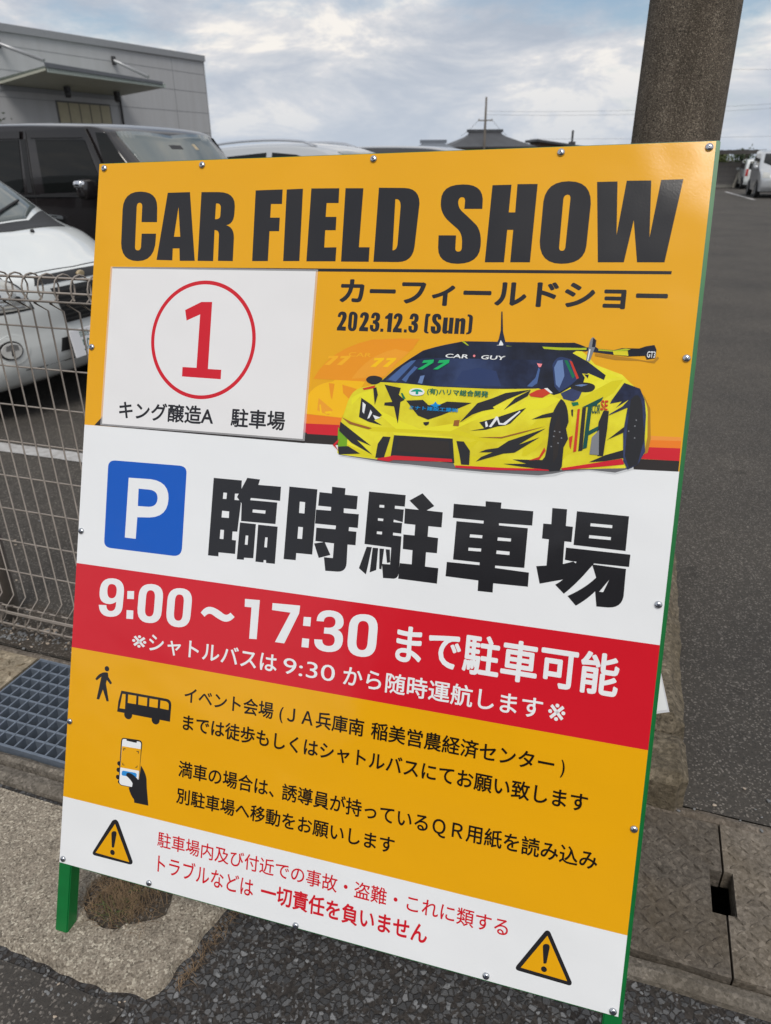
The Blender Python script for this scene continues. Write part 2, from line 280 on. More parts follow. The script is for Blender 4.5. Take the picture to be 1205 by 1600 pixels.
# ------------------------------------------------------------------ printed artwork of the signboard, in panel millimetres
# P outline (* = curve control point), C disc, R ring, T type: text, left, right, bottom, top, weight, slant
ART = {
 'title_lettering': [
  ('P', 'ink', ['135.7,1288.7 134.1,1316.6 *132.0,1345.3 95.5,1346.0 *58.0,1346.8 58.2,1313.2 59.5,1250.3 *61.9,1216.0 99.1,1216.2 *137.4,1216.4 135.3,1259.1 135.2,1267.5 103.8,1267.6 104.0,1243.5 *103.5,1236.4 97.7,1236.4 *90.8,1236.4 90.8,1243.5 89.2,1317.3 *89.2,1325.3 94.9,1325.2 *101.2,1325.1 101.3,1317.1 101.8,1289.1']),
  ('P', 'ink', ['154.9,1342.6 202.0,1342.9 221.6,1217.3 189.8,1217.1 187.5,1240.0 173.3,1240.0 173.9,1217.9 139.8,1218.6', '179.8,1315.9 187.5,1261.5 174.2,1261.6']),
  ('P', 'ink', ['226.1,1342.4 261.7,1341.7 *294.9,1341.0 296.8,1316.3 296.9,1303.5 *297.4,1284.2 282.0,1281.8 *298.4,1278.2 299.4,1258.5 300.3,1217.2 269.9,1217.5 268.3,1262.9 *268.5,1273.3 258.6,1273.3 260.0,1217.0 227.6,1217.3', '257.9,1321.2 *268.1,1322.3 268.4,1312.4 268.4,1299.5 *268.4,1292.6 258.1,1292.8']),
  ('P', 'ink', ['336.4,1343.1 389.5,1343.7 390.2,1318.2 368.7,1318.5 369.2,1294.5 388.0,1294.3 388.5,1270.4 369.7,1270.5 370.7,1217.6 339.4,1217.4']),
  ('P', 'ink', ['397.4,1343.5 428.7,1344.1 432.3,1217.9 400.8,1217.7']),
  ('P', 'ink', ['444.6,1344.2 497.2,1343.4 498.1,1318.1 475.7,1318.4 475.9,1294.6 496.1,1294.4 496.7,1271.4 477.0,1271.5 477.7,1241.7 500.6,1242.1 500.9,1217.8 445.7,1217.5']),
  ('P', 'ink', ['508.8,1343.2 541.7,1342.4 542.2,1242.1 561.8,1242.1 562.3,1217.3 511.2,1217.4']),
  ('P', 'ink', ['569.8,1342.7 615.3,1341.3 *642.3,1340.2 644.3,1314.7 642.1,1243.4 *641.1,1217.3 615.0,1217.1 570.9,1217.3', '601.0,1322.9 *611.2,1323.8 611.4,1308.9 611.6,1248.8 *611.6,1236.9 603.6,1236.9']),
  ('P', 'ink', ['752.3,1304.4 751.6,1320.6 *748.0,1344.8 715.8,1344.8 *678.8,1345.6 681.0,1317.7 *680.7,1297.2 700.4,1282.6 711.9,1273.5 *721.9,1266.1 723.2,1251.8 723.8,1241.5 *724.0,1235.0 718.5,1234.9 *712.9,1234.9 712.8,1241.5 712.2,1261.6 682.2,1261.8 683.2,1241.5 *685.2,1215.0 718.6,1214.8 *755.3,1215.0 755.1,1243.5 *755.5,1265.9 745.1,1278.1 *731.4,1290.5 718.7,1300.8 *710.8,1307.8 710.8,1317.2 *711.4,1324.1 716.5,1324.0 *722.0,1323.9 722.2,1317.0 722.1,1304.8']),
  ('P', 'ink', ['765.6,1342.4 796.7,1342.5 796.5,1298.2 807.0,1298.0 806.4,1343.1 838.9,1342.7 838.6,1217.9 806.6,1217.8 806.5,1270.0 796.7,1270.1 796.4,1217.7 764.6,1217.5']),
  ('P', 'ink', ['887.8,1345.8 *923.3,1345.0 925.3,1309.7 925.0,1243.5 *923.9,1216.0 888.9,1215.8 *854.0,1215.6 851.0,1251.4 850.7,1314.8 *852.4,1346.7 887.8,1345.8', '888.3,1324.7 *892.6,1324.7 892.9,1318.0 892.5,1242.7 *892.3,1236.4 887.6,1236.4 *882.9,1236.4 882.7,1242.7 881.9,1318.2 *882.8,1324.9 888.3,1324.7']),
  ('P', 'ink', ['931.5,1343.6 962.5,1343.6 969.4,1260.8 976.3,1344.4 1012.6,1343.9 1019.0,1256.8 1027.1,1344.3 1059.2,1344.6 1044.9,1219.0 1004.4,1218.8 992.9,1283.7 984.6,1218.7 945.2,1218.5']),
  ('P', 'ink', ['43.4,1204.8 1057.0,1205.7 1056.6,1200.8 43.8,1199.4']),
 ],
 'subtitle_lettering': [
  ('T', 'ink', 'カーフィールドショー', 513.9, 1055.3, 1145.6, 1189.5, 0.032, 0),
 ],
 'date_lettering': [
  ('P', 'ink', ['513.3,1121.7 513.5,1124.6 *514.6,1131.1 521.6,1131.3 *530.2,1130.8 530.0,1122.8 *529.8,1117.4 526.3,1111.9 522.7,1105.3 530.1,1105.0 530.3,1097.9 513.5,1098.0 513.5,1102.8 *520.7,1113.9 522.0,1121.5 *522.3,1125.4 520.5,1125.4 *518.6,1125.3 518.7,1121.0']),
  ('P', 'ink', ['540.1,1131.5 *550.1,1131.3 550.4,1122.2 550.0,1106.1 *549.3,1097.4 541.9,1097.6 *533.8,1097.6 533.7,1106.7 533.7,1122.9 *533.9,1131.5 540.1,1131.5', '541.3,1126.3 *543.1,1126.2 543.3,1122.1 543.2,1106.9 *543.1,1102.6 541.9,1102.6 *540.5,1102.8 540.4,1106.9 540.3,1122.0 *540.1,1126.3 541.3,1126.3']),
  ('P', 'ink', ['554.6,1121.7 554.8,1124.5 *555.8,1131.0 562.7,1131.2 *571.2,1130.7 571.0,1122.8 *570.8,1117.4 567.4,1111.9 563.8,1105.4 571.1,1105.2 571.3,1098.1 554.8,1098.2 554.8,1103.0 *561.9,1113.9 563.1,1121.5 *563.4,1125.4 561.6,1125.3 *559.8,1125.3 559.9,1121.0']),
  ('P', 'ink', ['574.8,1121.2 575.2,1124.0 *576.2,1131.1 582.5,1131.2 *591.6,1130.8 591.4,1123.3 *591.5,1116.9 587.3,1115.5 *591.8,1113.7 591.4,1107.3 *591.4,1097.6 582.5,1097.8 *573.6,1098.2 574.0,1106.8 574.2,1109.6 580.4,1109.3 580.2,1105.4 *580.5,1102.7 582.3,1102.7 *584.1,1102.8 584.0,1107.1 *583.8,1111.3 580.8,1111.7 578.8,1111.8 578.7,1117.6 581.0,1117.7 *583.7,1117.8 583.8,1122.0 *583.7,1125.7 582.3,1125.6 *581.0,1125.6 581.2,1120.9']),
  ('P', 'ink', ['593.6,1103.7 599.0,1103.6 599.0,1098.3 593.6,1098.3']),
  ('P', 'ink', ['600.5,1124.6 *604.4,1126.2 606.9,1130.7 613.7,1130.5 613.4,1098.3 605.8,1098.3 605.8,1120.5 600.4,1120.8']),
  ('P', 'ink', ['615.8,1121.4 616.0,1124.2 *617.0,1130.5 623.7,1130.7 *632.0,1130.3 631.8,1122.4 *631.6,1117.1 628.3,1111.7 624.9,1105.3 632.0,1105.1 632.2,1098.1 616.1,1098.2 616.2,1102.9 *623.0,1113.7 624.1,1121.2 *624.5,1125.0 622.7,1125.0 *620.9,1124.9 621.1,1120.7']),
  ('P', 'ink', ['635.9,1103.7 641.0,1103.6 641.1,1098.4 636.0,1098.4']),
  ('P', 'ink', ['644.1,1121.3 644.5,1124.0 *645.4,1131.0 651.6,1131.2 *660.4,1130.8 660.2,1123.4 *660.3,1117.1 656.3,1115.7 *660.6,1113.9 660.3,1107.6 *660.3,1098.1 651.7,1098.3 *643.1,1098.6 643.4,1107.1 643.6,1109.9 649.6,1109.6 649.5,1105.8 *649.7,1103.1 651.5,1103.1 *653.2,1103.2 653.1,1107.4 *652.9,1111.6 650.0,1111.9 648.0,1112.1 648.0,1117.8 650.2,1117.9 *652.8,1117.9 652.9,1122.2 *652.8,1125.7 651.4,1125.7 *650.1,1125.7 650.3,1121.0']),
  ('P', 'ink', ['673.3,1131.3 680.3,1131.0 680.0,1127.3 *677.4,1127.2 677.3,1123.4 677.2,1102.4 *677.2,1100.3 679.8,1100.4 679.6,1097.9 *671.3,1097.6 671.2,1103.3 671.4,1123.3 *671.6,1130.6 673.3,1131.3']),
  ('P', 'ink', ['699.5,1121.9 699.7,1125.1 *698.6,1131.9 691.1,1131.5 *682.9,1131.1 683.7,1122.5 *684.1,1117.3 689.5,1113.3 *693.5,1110.3 693.3,1106.7 *693.5,1102.9 692.2,1102.9 *690.7,1102.9 690.5,1106.6 690.4,1110.2 682.6,1110.4 682.8,1105.8 *683.3,1097.4 692.0,1097.9 *701.3,1098.2 700.6,1107.3 *700.5,1113.6 694.5,1117.6 *691.3,1120.0 691.2,1122.7 *691.2,1125.9 692.2,1125.9 *693.5,1125.9 693.7,1121.8']),
  ('P', 'ink', ['703.5,1125.6 711.0,1125.6 711.1,1105.6 *711.1,1103.5 712.4,1103.5 *713.7,1103.6 713.9,1106.1 713.6,1125.6 720.9,1125.6 721.0,1098.8 713.5,1098.8 713.5,1101.1 *711.4,1098.1 708.1,1098.4 *702.7,1098.6 702.9,1105.7']),
  ('P', 'ink', ['723.9,1125.1 730.9,1125.0 730.9,1122.8 *733.4,1125.7 736.6,1125.4 *741.5,1125.1 741.5,1118.9 741.4,1099.0 734.0,1099.0 733.9,1117.7 *733.9,1120.2 732.7,1120.1 *731.4,1120.1 731.2,1117.6 731.2,1098.9 723.8,1098.9']),
  ('P', 'ink', ['744.1,1131.8 *753.3,1132.0 753.5,1125.4 753.4,1104.8 *753.1,1098.6 744.4,1098.7 744.4,1101.4 *747.3,1101.5 747.5,1104.6 747.2,1125.3 *747.1,1128.6 744.0,1128.5']),
 ],
 'number_sheet': [
  ('P', 'paper', ['43.6,1201.8 465.7,1200.0 465.4,903.1 41.2,902.6']),
  ('R', 'red2', 249.0, 1071.8, 109.5, 102.4),
  ('P', 'red2', ['208.7,1126.3 241.6,1141.9 264.3,1142.4 265.0,1019.1 292.8,1018.9 292.9,1001.4 211.2,1002.7 211.1,1020.4 240.8,1020.2 240.9,1118.9 213.2,1106.9']),
  ('T', 'ink', 'キング醸造A\u3000駐車場', 78.1, 428.2, 915.9, 950.1, 0.022, 0),
 ],
 'parking_symbol': [
  ('P', 'blue', ['76.8,833.3 218.7,834.9 *234.5,834.4 234.2,821.0 235.3,678.0 *234.4,662.5 217.8,661.8 78.7,660.8 *61.0,660.6 61.5,674.7 60.2,820.0 *60.7,833.2 76.8,833.3']),
  ('P', 'white', ['108.4,802.4 157.7,803.7 *197.8,802.7 199.1,770.4 *200.0,734.4 160.2,729.9 133.1,727.6 132.6,685.3 107.9,685.1', '132.0,783.2 156.3,783.4 *174.7,783.1 175.3,768.1 *175.3,752.0 157.0,750.2 132.7,749.4']),
 ],
 'parking_lettering': [
  ('P', 'ink', ['292.2,818.1 350.4,818.3 351.2,793.5 338.3,792.7 338.4,780.9 350.3,781.3 351.9,775.6 348.8,722.5 338.9,721.8 339.0,706.1 347.4,706.0 347.5,680.5 313.1,679.6 313.4,671.9 291.4,671.4', '314.4,792.5 321.8,792.5 321.5,781.0 314.2,780.7', '314.4,758.4 329.1,758.4 329.3,746.2 314.2,745.7', '313.7,722.6 321.1,722.7 321.2,705.5 313.5,705.3']),
  ('P', 'ink', ['361.3,824.1 387.0,823.3 384.5,813.1 429.8,813.8 430.1,787.9 371.4,787.8 370.2,783.6 424.8,784.4 424.4,744.7 354.8,743.0 353.4,775.7 343.0,786.9', '376.9,767.0 402.8,767.5 402.5,761.6 376.6,761.4']),
  ('P', 'ink', ['352.8,740.3 385.4,740.6 385.2,676.9 366.3,675.7 366.2,671.8 351.7,671.1', '366.4,717.4 371.7,717.7 371.6,700.3 365.9,700.3']),
  ('P', 'ink', ['390.0,740.0 429.2,740.4 429.2,671.7 411.7,671.3 410.9,676.4 406.4,676.2 406.1,671.4 389.9,671.2', '406.0,718.3 410.8,718.5 410.9,699.9 405.6,700.0']),
  ('P', 'ink', ['446.2,815.6 500.8,815.5 500.7,697.3 469.6,696.4 469.6,683.4 445.7,682.6', '468.7,790.3 479.2,790.3 479.5,769.7 469.0,769.7', '469.6,744.7 478.7,744.6 478.7,723.3 469.6,722.9']),
  ('P', 'ink', ['528.3,822.7 553.7,822.3 553.6,810.7 577.7,810.7 577.6,786.9 553.6,786.5 554.0,778.2 582.5,778.8 582.6,754.3 566.2,754.2 566.1,747.2 580.7,747.5 581.1,723.3 566.1,722.9 567.2,690.0 *567.5,674.0 551.8,672.4 528.1,671.1 523.5,695.2 540.6,695.6 540.5,722.1 504.7,722.4 504.5,746.7 541.1,747.6 541.6,754.3 501.4,753.8 501.4,779.0 529.5,779.8 529.6,786.5 504.7,786.4 505.2,810.9 528.6,810.7']),
  ('P', 'ink', ['502.6,717.8 522.6,722.7 535.5,700.7 513.7,692.7']),
  ('P', 'ink', ['597.8,820.4 664.5,820.4 664.6,800.4 646.9,800.3 647.0,795.1 663.4,795.1 663.4,773.0 647.0,775.9 646.7,771.6 662.5,771.6 662.5,753.0 647.7,753.1 647.8,748.5 663.3,748.2 664.4,686.9 *664.2,673.8 655.6,672.7 636.6,671.6 632.4,696.2 647.3,697.0 646.7,726.8 597.4,727.5', '619.2,799.2 627.7,799.4 627.8,794.8 618.9,794.6', '618.2,775.5 628.1,775.5 627.8,771.3 618.3,771.2', '618.2,752.2 627.8,752.6 627.8,747.6 618.3,747.6']),
  ('P', 'ink', ['601.9,723.0 611.5,723.4 607.6,693.2 604.8,673.9 590.8,683.5']),
  ('P', 'ink', ['613.0,722.6 623.2,723.1 622.9,684.1 611.3,678.4']),
  ('P', 'ink', ['625.6,722.7 634.1,723.0 632.3,686.3 628.1,687.1']),
  ('P', 'ink', ['636.9,722.7 644.6,722.9 647.0,700.6 641.4,698.9']),
  ('P', 'ink', ['694.0,826.3 716.5,806.5 703.8,797.6 732.2,797.3 732.4,771.3 709.4,771.0 709.7,752.8 728.2,752.4 728.5,726.2 709.3,725.7 709.8,700.8 733.3,700.9 733.3,673.9 664.0,673.9 664.5,701.4 685.9,701.8 685.1,726.5 667.7,726.6 666.5,752.0 686.4,752.4 686.1,771.0 666.3,771.0 665.3,797.3 689.9,797.3 672.0,811.7']),
  ('P', 'ink', ['803.5,823.2 829.9,823.4 829.8,813.6 883.3,814.2 883.7,790.4 829.2,788.7 829.2,785.0 877.2,785.3 877.7,718.9 829.5,717.1 829.6,713.0 886.0,712.1 886.6,688.4 829.0,686.8 829.5,671.1 804.2,670.5 803.6,688.4 747.1,688.6 747.0,713.4 803.2,714.6 803.1,719.1 757.3,718.8 757.2,784.6 803.3,785.3 803.2,790.1 750.4,789.8 749.9,813.6 804.0,814.4', '782.3,764.9 803.5,765.5 803.3,760.3 782.1,759.7', '829.4,764.9 851.6,765.3 851.4,760.2 829.2,759.4', '782.0,742.1 803.6,742.9 803.4,737.7 781.8,736.9', '829.5,742.7 851.3,743.2 851.2,737.4 829.4,736.9']),
  ('P', 'ink', ['913.2,822.5 936.7,822.8 937.5,795.4 948.7,795.2 948.9,770.1 937.7,770.2 938.8,732.7 954.9,738.9 961.0,735.3 952.2,710.9 905.0,695.9 896.7,724.2 913.1,727.2 912.7,770.7 901.6,770.8 901.2,795.6 914.2,795.9']),
  ('P', 'ink', ['952.5,821.1 1033.1,821.0 1033.5,765.2 952.6,765.9', '975.7,804.0 1009.5,804.3 1009.4,799.4 975.6,799.1', '975.5,784.6 1009.3,785.0 1009.1,780.1 975.3,779.6']),
  ('P', 'ink', ['941.3,760.3 1041.4,760.3 1041.3,740.4 951.1,739.1 941.3,740.3']),
  ('P', 'ink', ['960.5,740.9 988.4,740.9 979.3,727.6 *964.1,704.1 945.2,684.3 930.0,697.4 *953.5,714.4 960.5,740.9']),
  ('P', 'ink', ['984.6,737.8 1037.1,736.7 1037.9,692.3 *1036.4,673.0 1016.4,671.3 998.0,670.4 993.6,694.7 *982.5,679.9 965.9,667.3 951.3,681.4 *977.5,697.5 993.0,717.1', '1013.4,716.3 1006.2,695.0 999.9,694.8']),
 ],
 'hours_lettering': [
  ('P', 'white', ['85.1,601.6 *113.6,604.1 113.7,578.3 112.7,549.7 *111.9,527.2 85.1,524.5 *60.5,522.1 57.7,544.8 75.1,546.6 *76.5,535.3 86.1,536.1 *96.8,537.6 97.1,550.1 97.3,556.4 *90.5,550.8 81.6,549.6 *57.5,547.4 57.8,569.9 *57.0,599.1 85.1,601.6', '84.7,590.1 *96.7,591.1 96.9,578.7 *97.4,563.2 86.7,561.8 *76.0,560.3 75.5,575.9 *75.2,589.4 84.7,590.1']),
  ('P', 'white', ['121.2,580.8 136.4,582.8 137.0,566.9 121.7,565.4']),
  ('P', 'white', ['122.1,543.2 137.4,544.3 138.0,527.3 122.7,526.2']),
  ('P', 'white', ['173.6,601.5 *201.1,604.0 201.2,579.6 200.4,551.5 *199.9,527.4 175.1,524.9 *146.7,521.8 146.5,549.1 147.0,575.0 *147.6,599.2 173.6,601.5', '173.3,589.2 *183.1,590.0 183.5,577.3 183.1,551.6 *182.9,538.3 173.6,537.5 *163.8,536.6 163.4,549.9 163.9,575.7 *164.1,588.5 173.3,589.2']),
  ('P', 'white', ['237.2,601.6 *264.0,604.1 264.1,580.0 263.4,552.2 *263.0,528.4 238.9,525.9 *211.1,522.9 210.9,549.9 211.2,575.4 *211.8,599.3 237.2,601.6', '236.9,589.4 *246.5,590.2 246.9,577.6 246.5,552.3 *246.4,539.2 237.4,538.4 *227.8,537.5 227.4,550.7 227.7,576.1 *227.9,588.8 236.9,589.4']),
  ('P', 'white', ['284.6,560.7 *294.4,577.1 310.1,574.2 *321.3,571.8 331.1,565.7 *339.6,560.9 346.6,569.3 355.8,562.2 *345.0,548.3 331.1,551.3 *319.9,554.6 311.3,559.4 *300.9,565.0 293.4,553.9']),
  ('P', 'white', ['374.4,599.3 404.6,600.9 404.1,527.3 388.8,526.0 388.9,585.1 375.0,584.6']),
  ('P', 'white', ['430.5,599.0 485.2,601.7 484.3,587.1 459.8,527.9 441.1,527.5 467.4,586.2 430.5,585.9']),
  ('P', 'white', ['493.9,582.2 508.1,583.3 508.0,566.5 493.8,565.8']),
  ('P', 'white', ['494.2,542.8 507.9,543.4 507.7,527.0 494.0,526.3']),
  ('P', 'white', ['519.2,578.1 *518.9,599.1 543.8,601.1 *570.0,602.4 570.8,582.7 *571.2,572.3 560.6,567.9 *572.8,565.0 572.2,548.8 *571.6,527.3 544.3,524.9 *517.7,523.7 517.5,544.3 533.0,545.7 *533.4,535.2 544.9,536.0 *557.3,537.0 556.8,548.8 *555.9,559.1 542.5,558.1 535.0,557.5 535.1,568.5 542.6,569.1 *555.9,570.6 555.5,581.4 *554.7,590.8 543.8,589.7 *532.9,588.2 533.2,579.2']),
  ('P', 'white', ['608.7,603.1 *633.6,605.2 634.7,581.6 634.8,553.5 *634.6,528.2 609.6,526.1 *581.7,524.1 581.0,550.1 581.2,576.1 *581.5,601.2 608.7,603.1', '608.3,590.9 *618.0,591.3 618.6,578.3 618.5,552.0 *618.2,538.8 608.5,538.2 *598.3,537.6 597.6,551.6 597.7,578.1 *597.6,590.3 608.3,590.9']),
  ('T', 'white', 'まで駐車可能', 670.5, 1044.2, 527.6, 596.5, 0.023, 0),
  ('T', 'white', 'シャトルバスは', 176.8, 448.5, 470.3, 506.7, 0.014, 0),
  ('T', 'white', 'から随時運航します', 578.5, 930.1, 470.3, 506.7, 0.014, 0),
  ('T', 'white', '9:30', 461.4, 562.4, 470.3, 506.7, 0.0, 0),
  ('T', 'white', '※', 139.4, 171.3, 473.6, 497.4, 0.004, 0),
  ('T', 'white', '※', 939.5, 967.0, 472.6, 501.2, 0.004, 0),
 ],
 'notice_lettering': [
  ('T', 'ink2', 'イベント会場', 262.0, 448.6, 382.9, 414.2, 0.017, 0),
  ('T', 'ink2', '(', 461.0, 468.7, 382.9, 414.2, 0.017, 0),
  ('T', 'ink2', 'ＪＡ兵庫南', 476.6, 625.2, 382.9, 414.2, 0.017, 0),
  ('T', 'ink2', '稲美営農経済センター', 638.8, 958.0, 382.9, 414.2, 0.017, 0),
  ('T', 'ink2', ')', 968.8, 975.2, 382.9, 414.2, 0.017, 0),
  ('T', 'ink2', 'までは徒歩もしくはシャトルバスにてお願い致します', 263.0, 1016.9, 328.7, 360.5, 0.017, 0),
 ],
 'notice_lettering#2': [
  ('T', 'ink2', '満車の場合は、', 259.7, 462.2, 235.7, 267.7, 0.017, 0),
  ('T', 'ink2', '誘導員が持っているＱＲ用紙を読み込み', 478.0, 1041.9, 235.7, 267.7, 0.017, 0),
  ('T', 'ink2', '別駐車場へ移動をお願いします', 259.6, 699.6, 182.6, 213.9, 0.017, 0),
 ],
 'disclaimer_lettering': [
  ('T', 'red2', '駐車場内及び付近での事故・盗難・これに類する', 224.6, 910.3, 86.0, 117.6, 0.01, 0),
 ],
 'disclaimer_lettering#2': [
  ('T', 'red2', 'トラブルなどは', 228.4, 435.4, 34.4, 71.5, 0.01, 0),
  ('T', 'red2', '一切責任を負いません', 451.1, 773.0, 34.4, 71.5, 0.024, 0),
 ],
 'walker_pictogram': [
  ('C', 'ink', 85.5, 419.7, 5.3),
  ('P', 'ink', ['73.3,408.8 *80.0,413.0 88.4,412.1 90.1,403.8 99.2,392.9 95.5,389.5 87.0,397.2 85.2,390.0 94.3,355.2 89.1,354.0 79.0,376.5 71.7,354.8 65.7,354.6 73.8,401.9 63.5,392.4 59.9,394.8 *65.6,404.9 73.3,408.8']),
 ],
 'bus_pictogram': [
  ('P', 'ink', ['121.6,381.5 224.2,382.7 *234.9,382.2 234.9,370.6 234.4,338.9 114.9,337.8 116.4,359.1', '124.4,375.6 131.8,375.9 132.4,346.1 119.9,345.6', '137.6,376.5 156.4,376.9 156.6,360.1 137.8,359.4', '161.2,376.7 181.0,377.2 181.2,360.6 161.6,360.2', '186.1,376.9 205.1,377.5 205.2,361.1 186.4,360.6', '210.5,377.2 220.8,377.4 *229.3,377.2 229.4,370.4 229.5,361.5 210.5,361.5']),
  ('C', 'ink', 140.5, 336.2, 9.2),
  ('C', 'ink', 202.6, 336.9, 9.0),
 ],
 'phone_pictogram': [
  ('C', 'ink', 127.1, 234.3, 4.6),
  ('C', 'ink', 126.3, 221.0, 4.6),
  ('C', 'ink', 125.9, 206.2, 4.6),
  ('C', 'ink', 130.2, 197.1, 3.6),
  ('P', 'ink', ['134.1,287.9 167.9,290.1 *176.2,290.0 176.3,283.3 173.7,210.1 159.6,191.8 135.2,190.7 *128.6,192.2 127.9,198.3 128.2,279.7 *128.3,287.2 134.1,287.9']),
  ('P', 'white', ['134.2,285.7 140.2,286.3 140.8,283.3 163.3,283.2 164.3,286.8 169.4,287.0 *173.9,286.4 173.9,281.7 173.0,210.0 158.9,192.8 136.4,192.1 *129.8,193.0 129.8,198.7 130.7,280.2 *130.8,285.0 134.2,285.7']),
  ('P', 'yellow', ['131.0,270.6 174.2,272.7 173.9,228.6 130.2,226.9']),
  ('P', 'ink', ['134.3,267.0 140.1,267.2 139.9,265.8 136.3,265.5 135.9,262.0 134.4,262.0']),
  ('P', 'ink', ['164.7,267.4 170.2,267.6 169.9,262.8 168.3,262.7 168.4,265.9 164.5,265.9']),
  ('P', 'ink', ['134.7,237.6 136.1,237.6 136.0,233.8 139.6,234.0 139.4,232.8 134.5,232.4']),
  ('P', 'ink', ['169.1,238.2 167.9,233.7 163.7,233.5 163.6,234.5 166.8,234.9 167.6,238.1']),
  ('P', 'lblue', ['134.5,218.1 *134.9,221.6 138.8,221.8 163.8,222.9 *168.3,222.7 168.5,219.3 168.5,214.7 163.2,213.6 137.6,211.6 *134.3,211.7 134.1,214.5']),
  ('P', 'ink', ['176.6,240.3 *187.6,228.9 191.1,216.0 193.0,198.2 199.0,163.3 166.9,162.4 165.8,168.5 *155.5,177.7 152.0,190.7 159.6,192.3 160.3,200.5 *154.6,208.4 145.3,212.3 *143.0,217.5 148.6,219.8 *158.8,221.3 172.4,210.4 174.2,211.4']),
 ],
 'warning_triangle': [
  ('P', 'ink', ['974.2,114.9 *977.8,115.8 980.3,111.5 1021.9,37.6 *1023.1,31.2 1017.4,30.7 933.2,32.4 *927.2,33.5 930.3,40.6 969.8,110.9 *971.6,114.2 974.2,114.9']),
  ('P', 'yellow', ['975.4,106.0 1014.5,37.1 937.4,39.0']),
  ('P', 'ink', ['974.6,91.4 *980.7,93.1 981.1,86.5 978.6,58.8 *976.8,56.1 973.5,56.8 969.8,84.5 *969.2,90.0 974.6,91.4']),
  ('C', 'ink', 975.4, 46.9, 4.9),
 ],
 'warning_triangle#2': [
  ('P', 'ink', ['124.0,117.8 *129.0,120.5 133.7,115.0 171.6,43.1 *173.0,35.4 164.5,34.8 83.3,34.0 *75.7,34.6 79.6,42.5 118.6,113.5 *121.4,117.2 124.0,117.8']),
  ('P', 'yellow', ['126.3,109.5 164.1,39.4 85.1,40.3']),
  ('P', 'ink', ['125.2,94.6 *131.6,96.0 131.2,89.4 127.5,61.5 *124.7,58.9 121.9,60.6 119.2,86.7 *118.8,93.1 125.2,94.6']),
  ('C', 'ink', 124.4, 50.0, 5.4),
 ],
 'race_car_picture': [
  ('P', 'orange', ['464.5,948.3 535.4,945.8 536.5,933.0 464.6,931.2']),
  ('P', 'red2', ['464.6,931.2 536.5,933.0 538.2,913.9 464.2,912.9']),
  ('P', 'ink3', ['464.2,912.9 538.2,913.9 539.6,897.4 462.9,896.3']),
  ('P', 'ink3', ['23.0,898.5 40.2,916.3 472.5,915.1 469.1,895.9']),
  ('P', 'orange2', ['1042.8,950.1 1097.8,951.4 1097.7,945.6 1043.5,943.5']),
  ('P', 'orange', ['1043.5,943.5 1097.7,945.6 1097.9,934.2 1044.6,932.1']),
  ('P', 'red2', ['1044.6,932.1 1097.9,934.2 1098.5,914.4 1033.8,913.2']),
  ('P', 'ink3', ['1026.2,912.6 1098.5,914.4 1098.5,897.9 1027.9,895.7']),
  ('P', 'ghost1', ['476.6,1011.7 *502.8,1065.3 580.1,1084.3 634.9,1088.2 665.0,1088.1 654.6,1071.0 *626.2,1049.6 604.5,1017.9 549.2,1007.2 517.0,1011.5']),
  ('P', 'ghost3', ['548.5,1015.2 *576.1,1059.2 624.4,1069.9 649.1,1065.0 *626.5,1046.7 610.3,1022.6']),
  ('P', 'ghost2', ['467.2,948.5 469.2,982.6 *482.1,1004.4 514.1,1008.4 517.0,1011.5 574.0,1011.4 567.2,999.8 551.0,987.1 541.5,956.7 535.4,945.8']),
  ('P', 'ghost3', ['489.2,978.2 518.4,958.3 511.1,948.8 488.8,955.9']),
  ('P', 'ghost1', ['506.3,1005.6 517.6,1004.7 515.2,976.1 511.8,981.9']),
  ('P', 'ghost1', ['532.0,1003.9 559.5,997.9 548.6,978.0 534.9,989.2']),
  ('P', 'yellow3', ['491.9,965.7 494.3,967.4 498.0,951.0 494.7,950.8']),
  ('P', 'yellow3', ['502.6,954.3 515.3,956.6 517.3,952.2 506.1,950.9']),
  ('P', 'ghost4', ['502.3,1052.7 520.4,1054.0 520.0,1051.0 505.2,1037.0 495.5,1037.2 509.9,1049.4 501.0,1048.5']),
  ('P', 'ghost4', ['525.2,1053.6 543.2,1055.0 542.8,1052.0 528.2,1038.0 518.6,1038.2 532.8,1050.4 524.0,1049.4']),
  ('P', 'yellow3', ['587.5,1052.6 605.0,1053.9 604.7,1051.0 590.4,1037.2 581.1,1037.4 594.9,1049.4 586.3,1048.5']),
  ('P', 'yellow3', ['609.7,1053.6 627.0,1054.8 626.6,1051.9 612.6,1038.2 603.3,1038.4 617.0,1050.4 608.5,1049.4']),
  ('T', 'ghost4', 'CAR', 539.0, 580.2, 1053.9, 1061.1, 0.0, 0.2),
  ('P', 'shade1', ['536.5,878.2 608.1,872.5 636.0,871.2 666.6,871.4 744.4,869.1 799.4,868.9 886.3,870.7 913.2,875.0 928.7,881.9 965.6,887.8 1005.2,885.6 1032.6,895.6 1030.5,903.5 742.8,885.7 591.3,885.5']),
  ('P', 'shade2', ['535.3,880.5 607.8,874.9 635.8,873.6 666.4,873.7 744.1,872.0 799.2,871.7 886.0,873.5 907.4,878.1 928.5,884.1 965.4,889.4 1004.9,888.3 1029.7,898.0 1030.3,904.8 742.8,885.7 591.3,885.5']),
  ('P', 'shade3', ['1032.2,1016.3 1047.2,993.2 1052.9,945.5 1050.6,923.9 1045.8,920.9 1036.5,1011.2']),
  ('P', 'shade3', ['955.2,1075.6 1007.5,1070.5 1033.3,1066.8 1044.6,1067.8 1049.7,1074.1 1052.5,1071.5 1046.3,1063.4 1023.2,1066.4 987.4,1066.2 955.6,1071.1']),
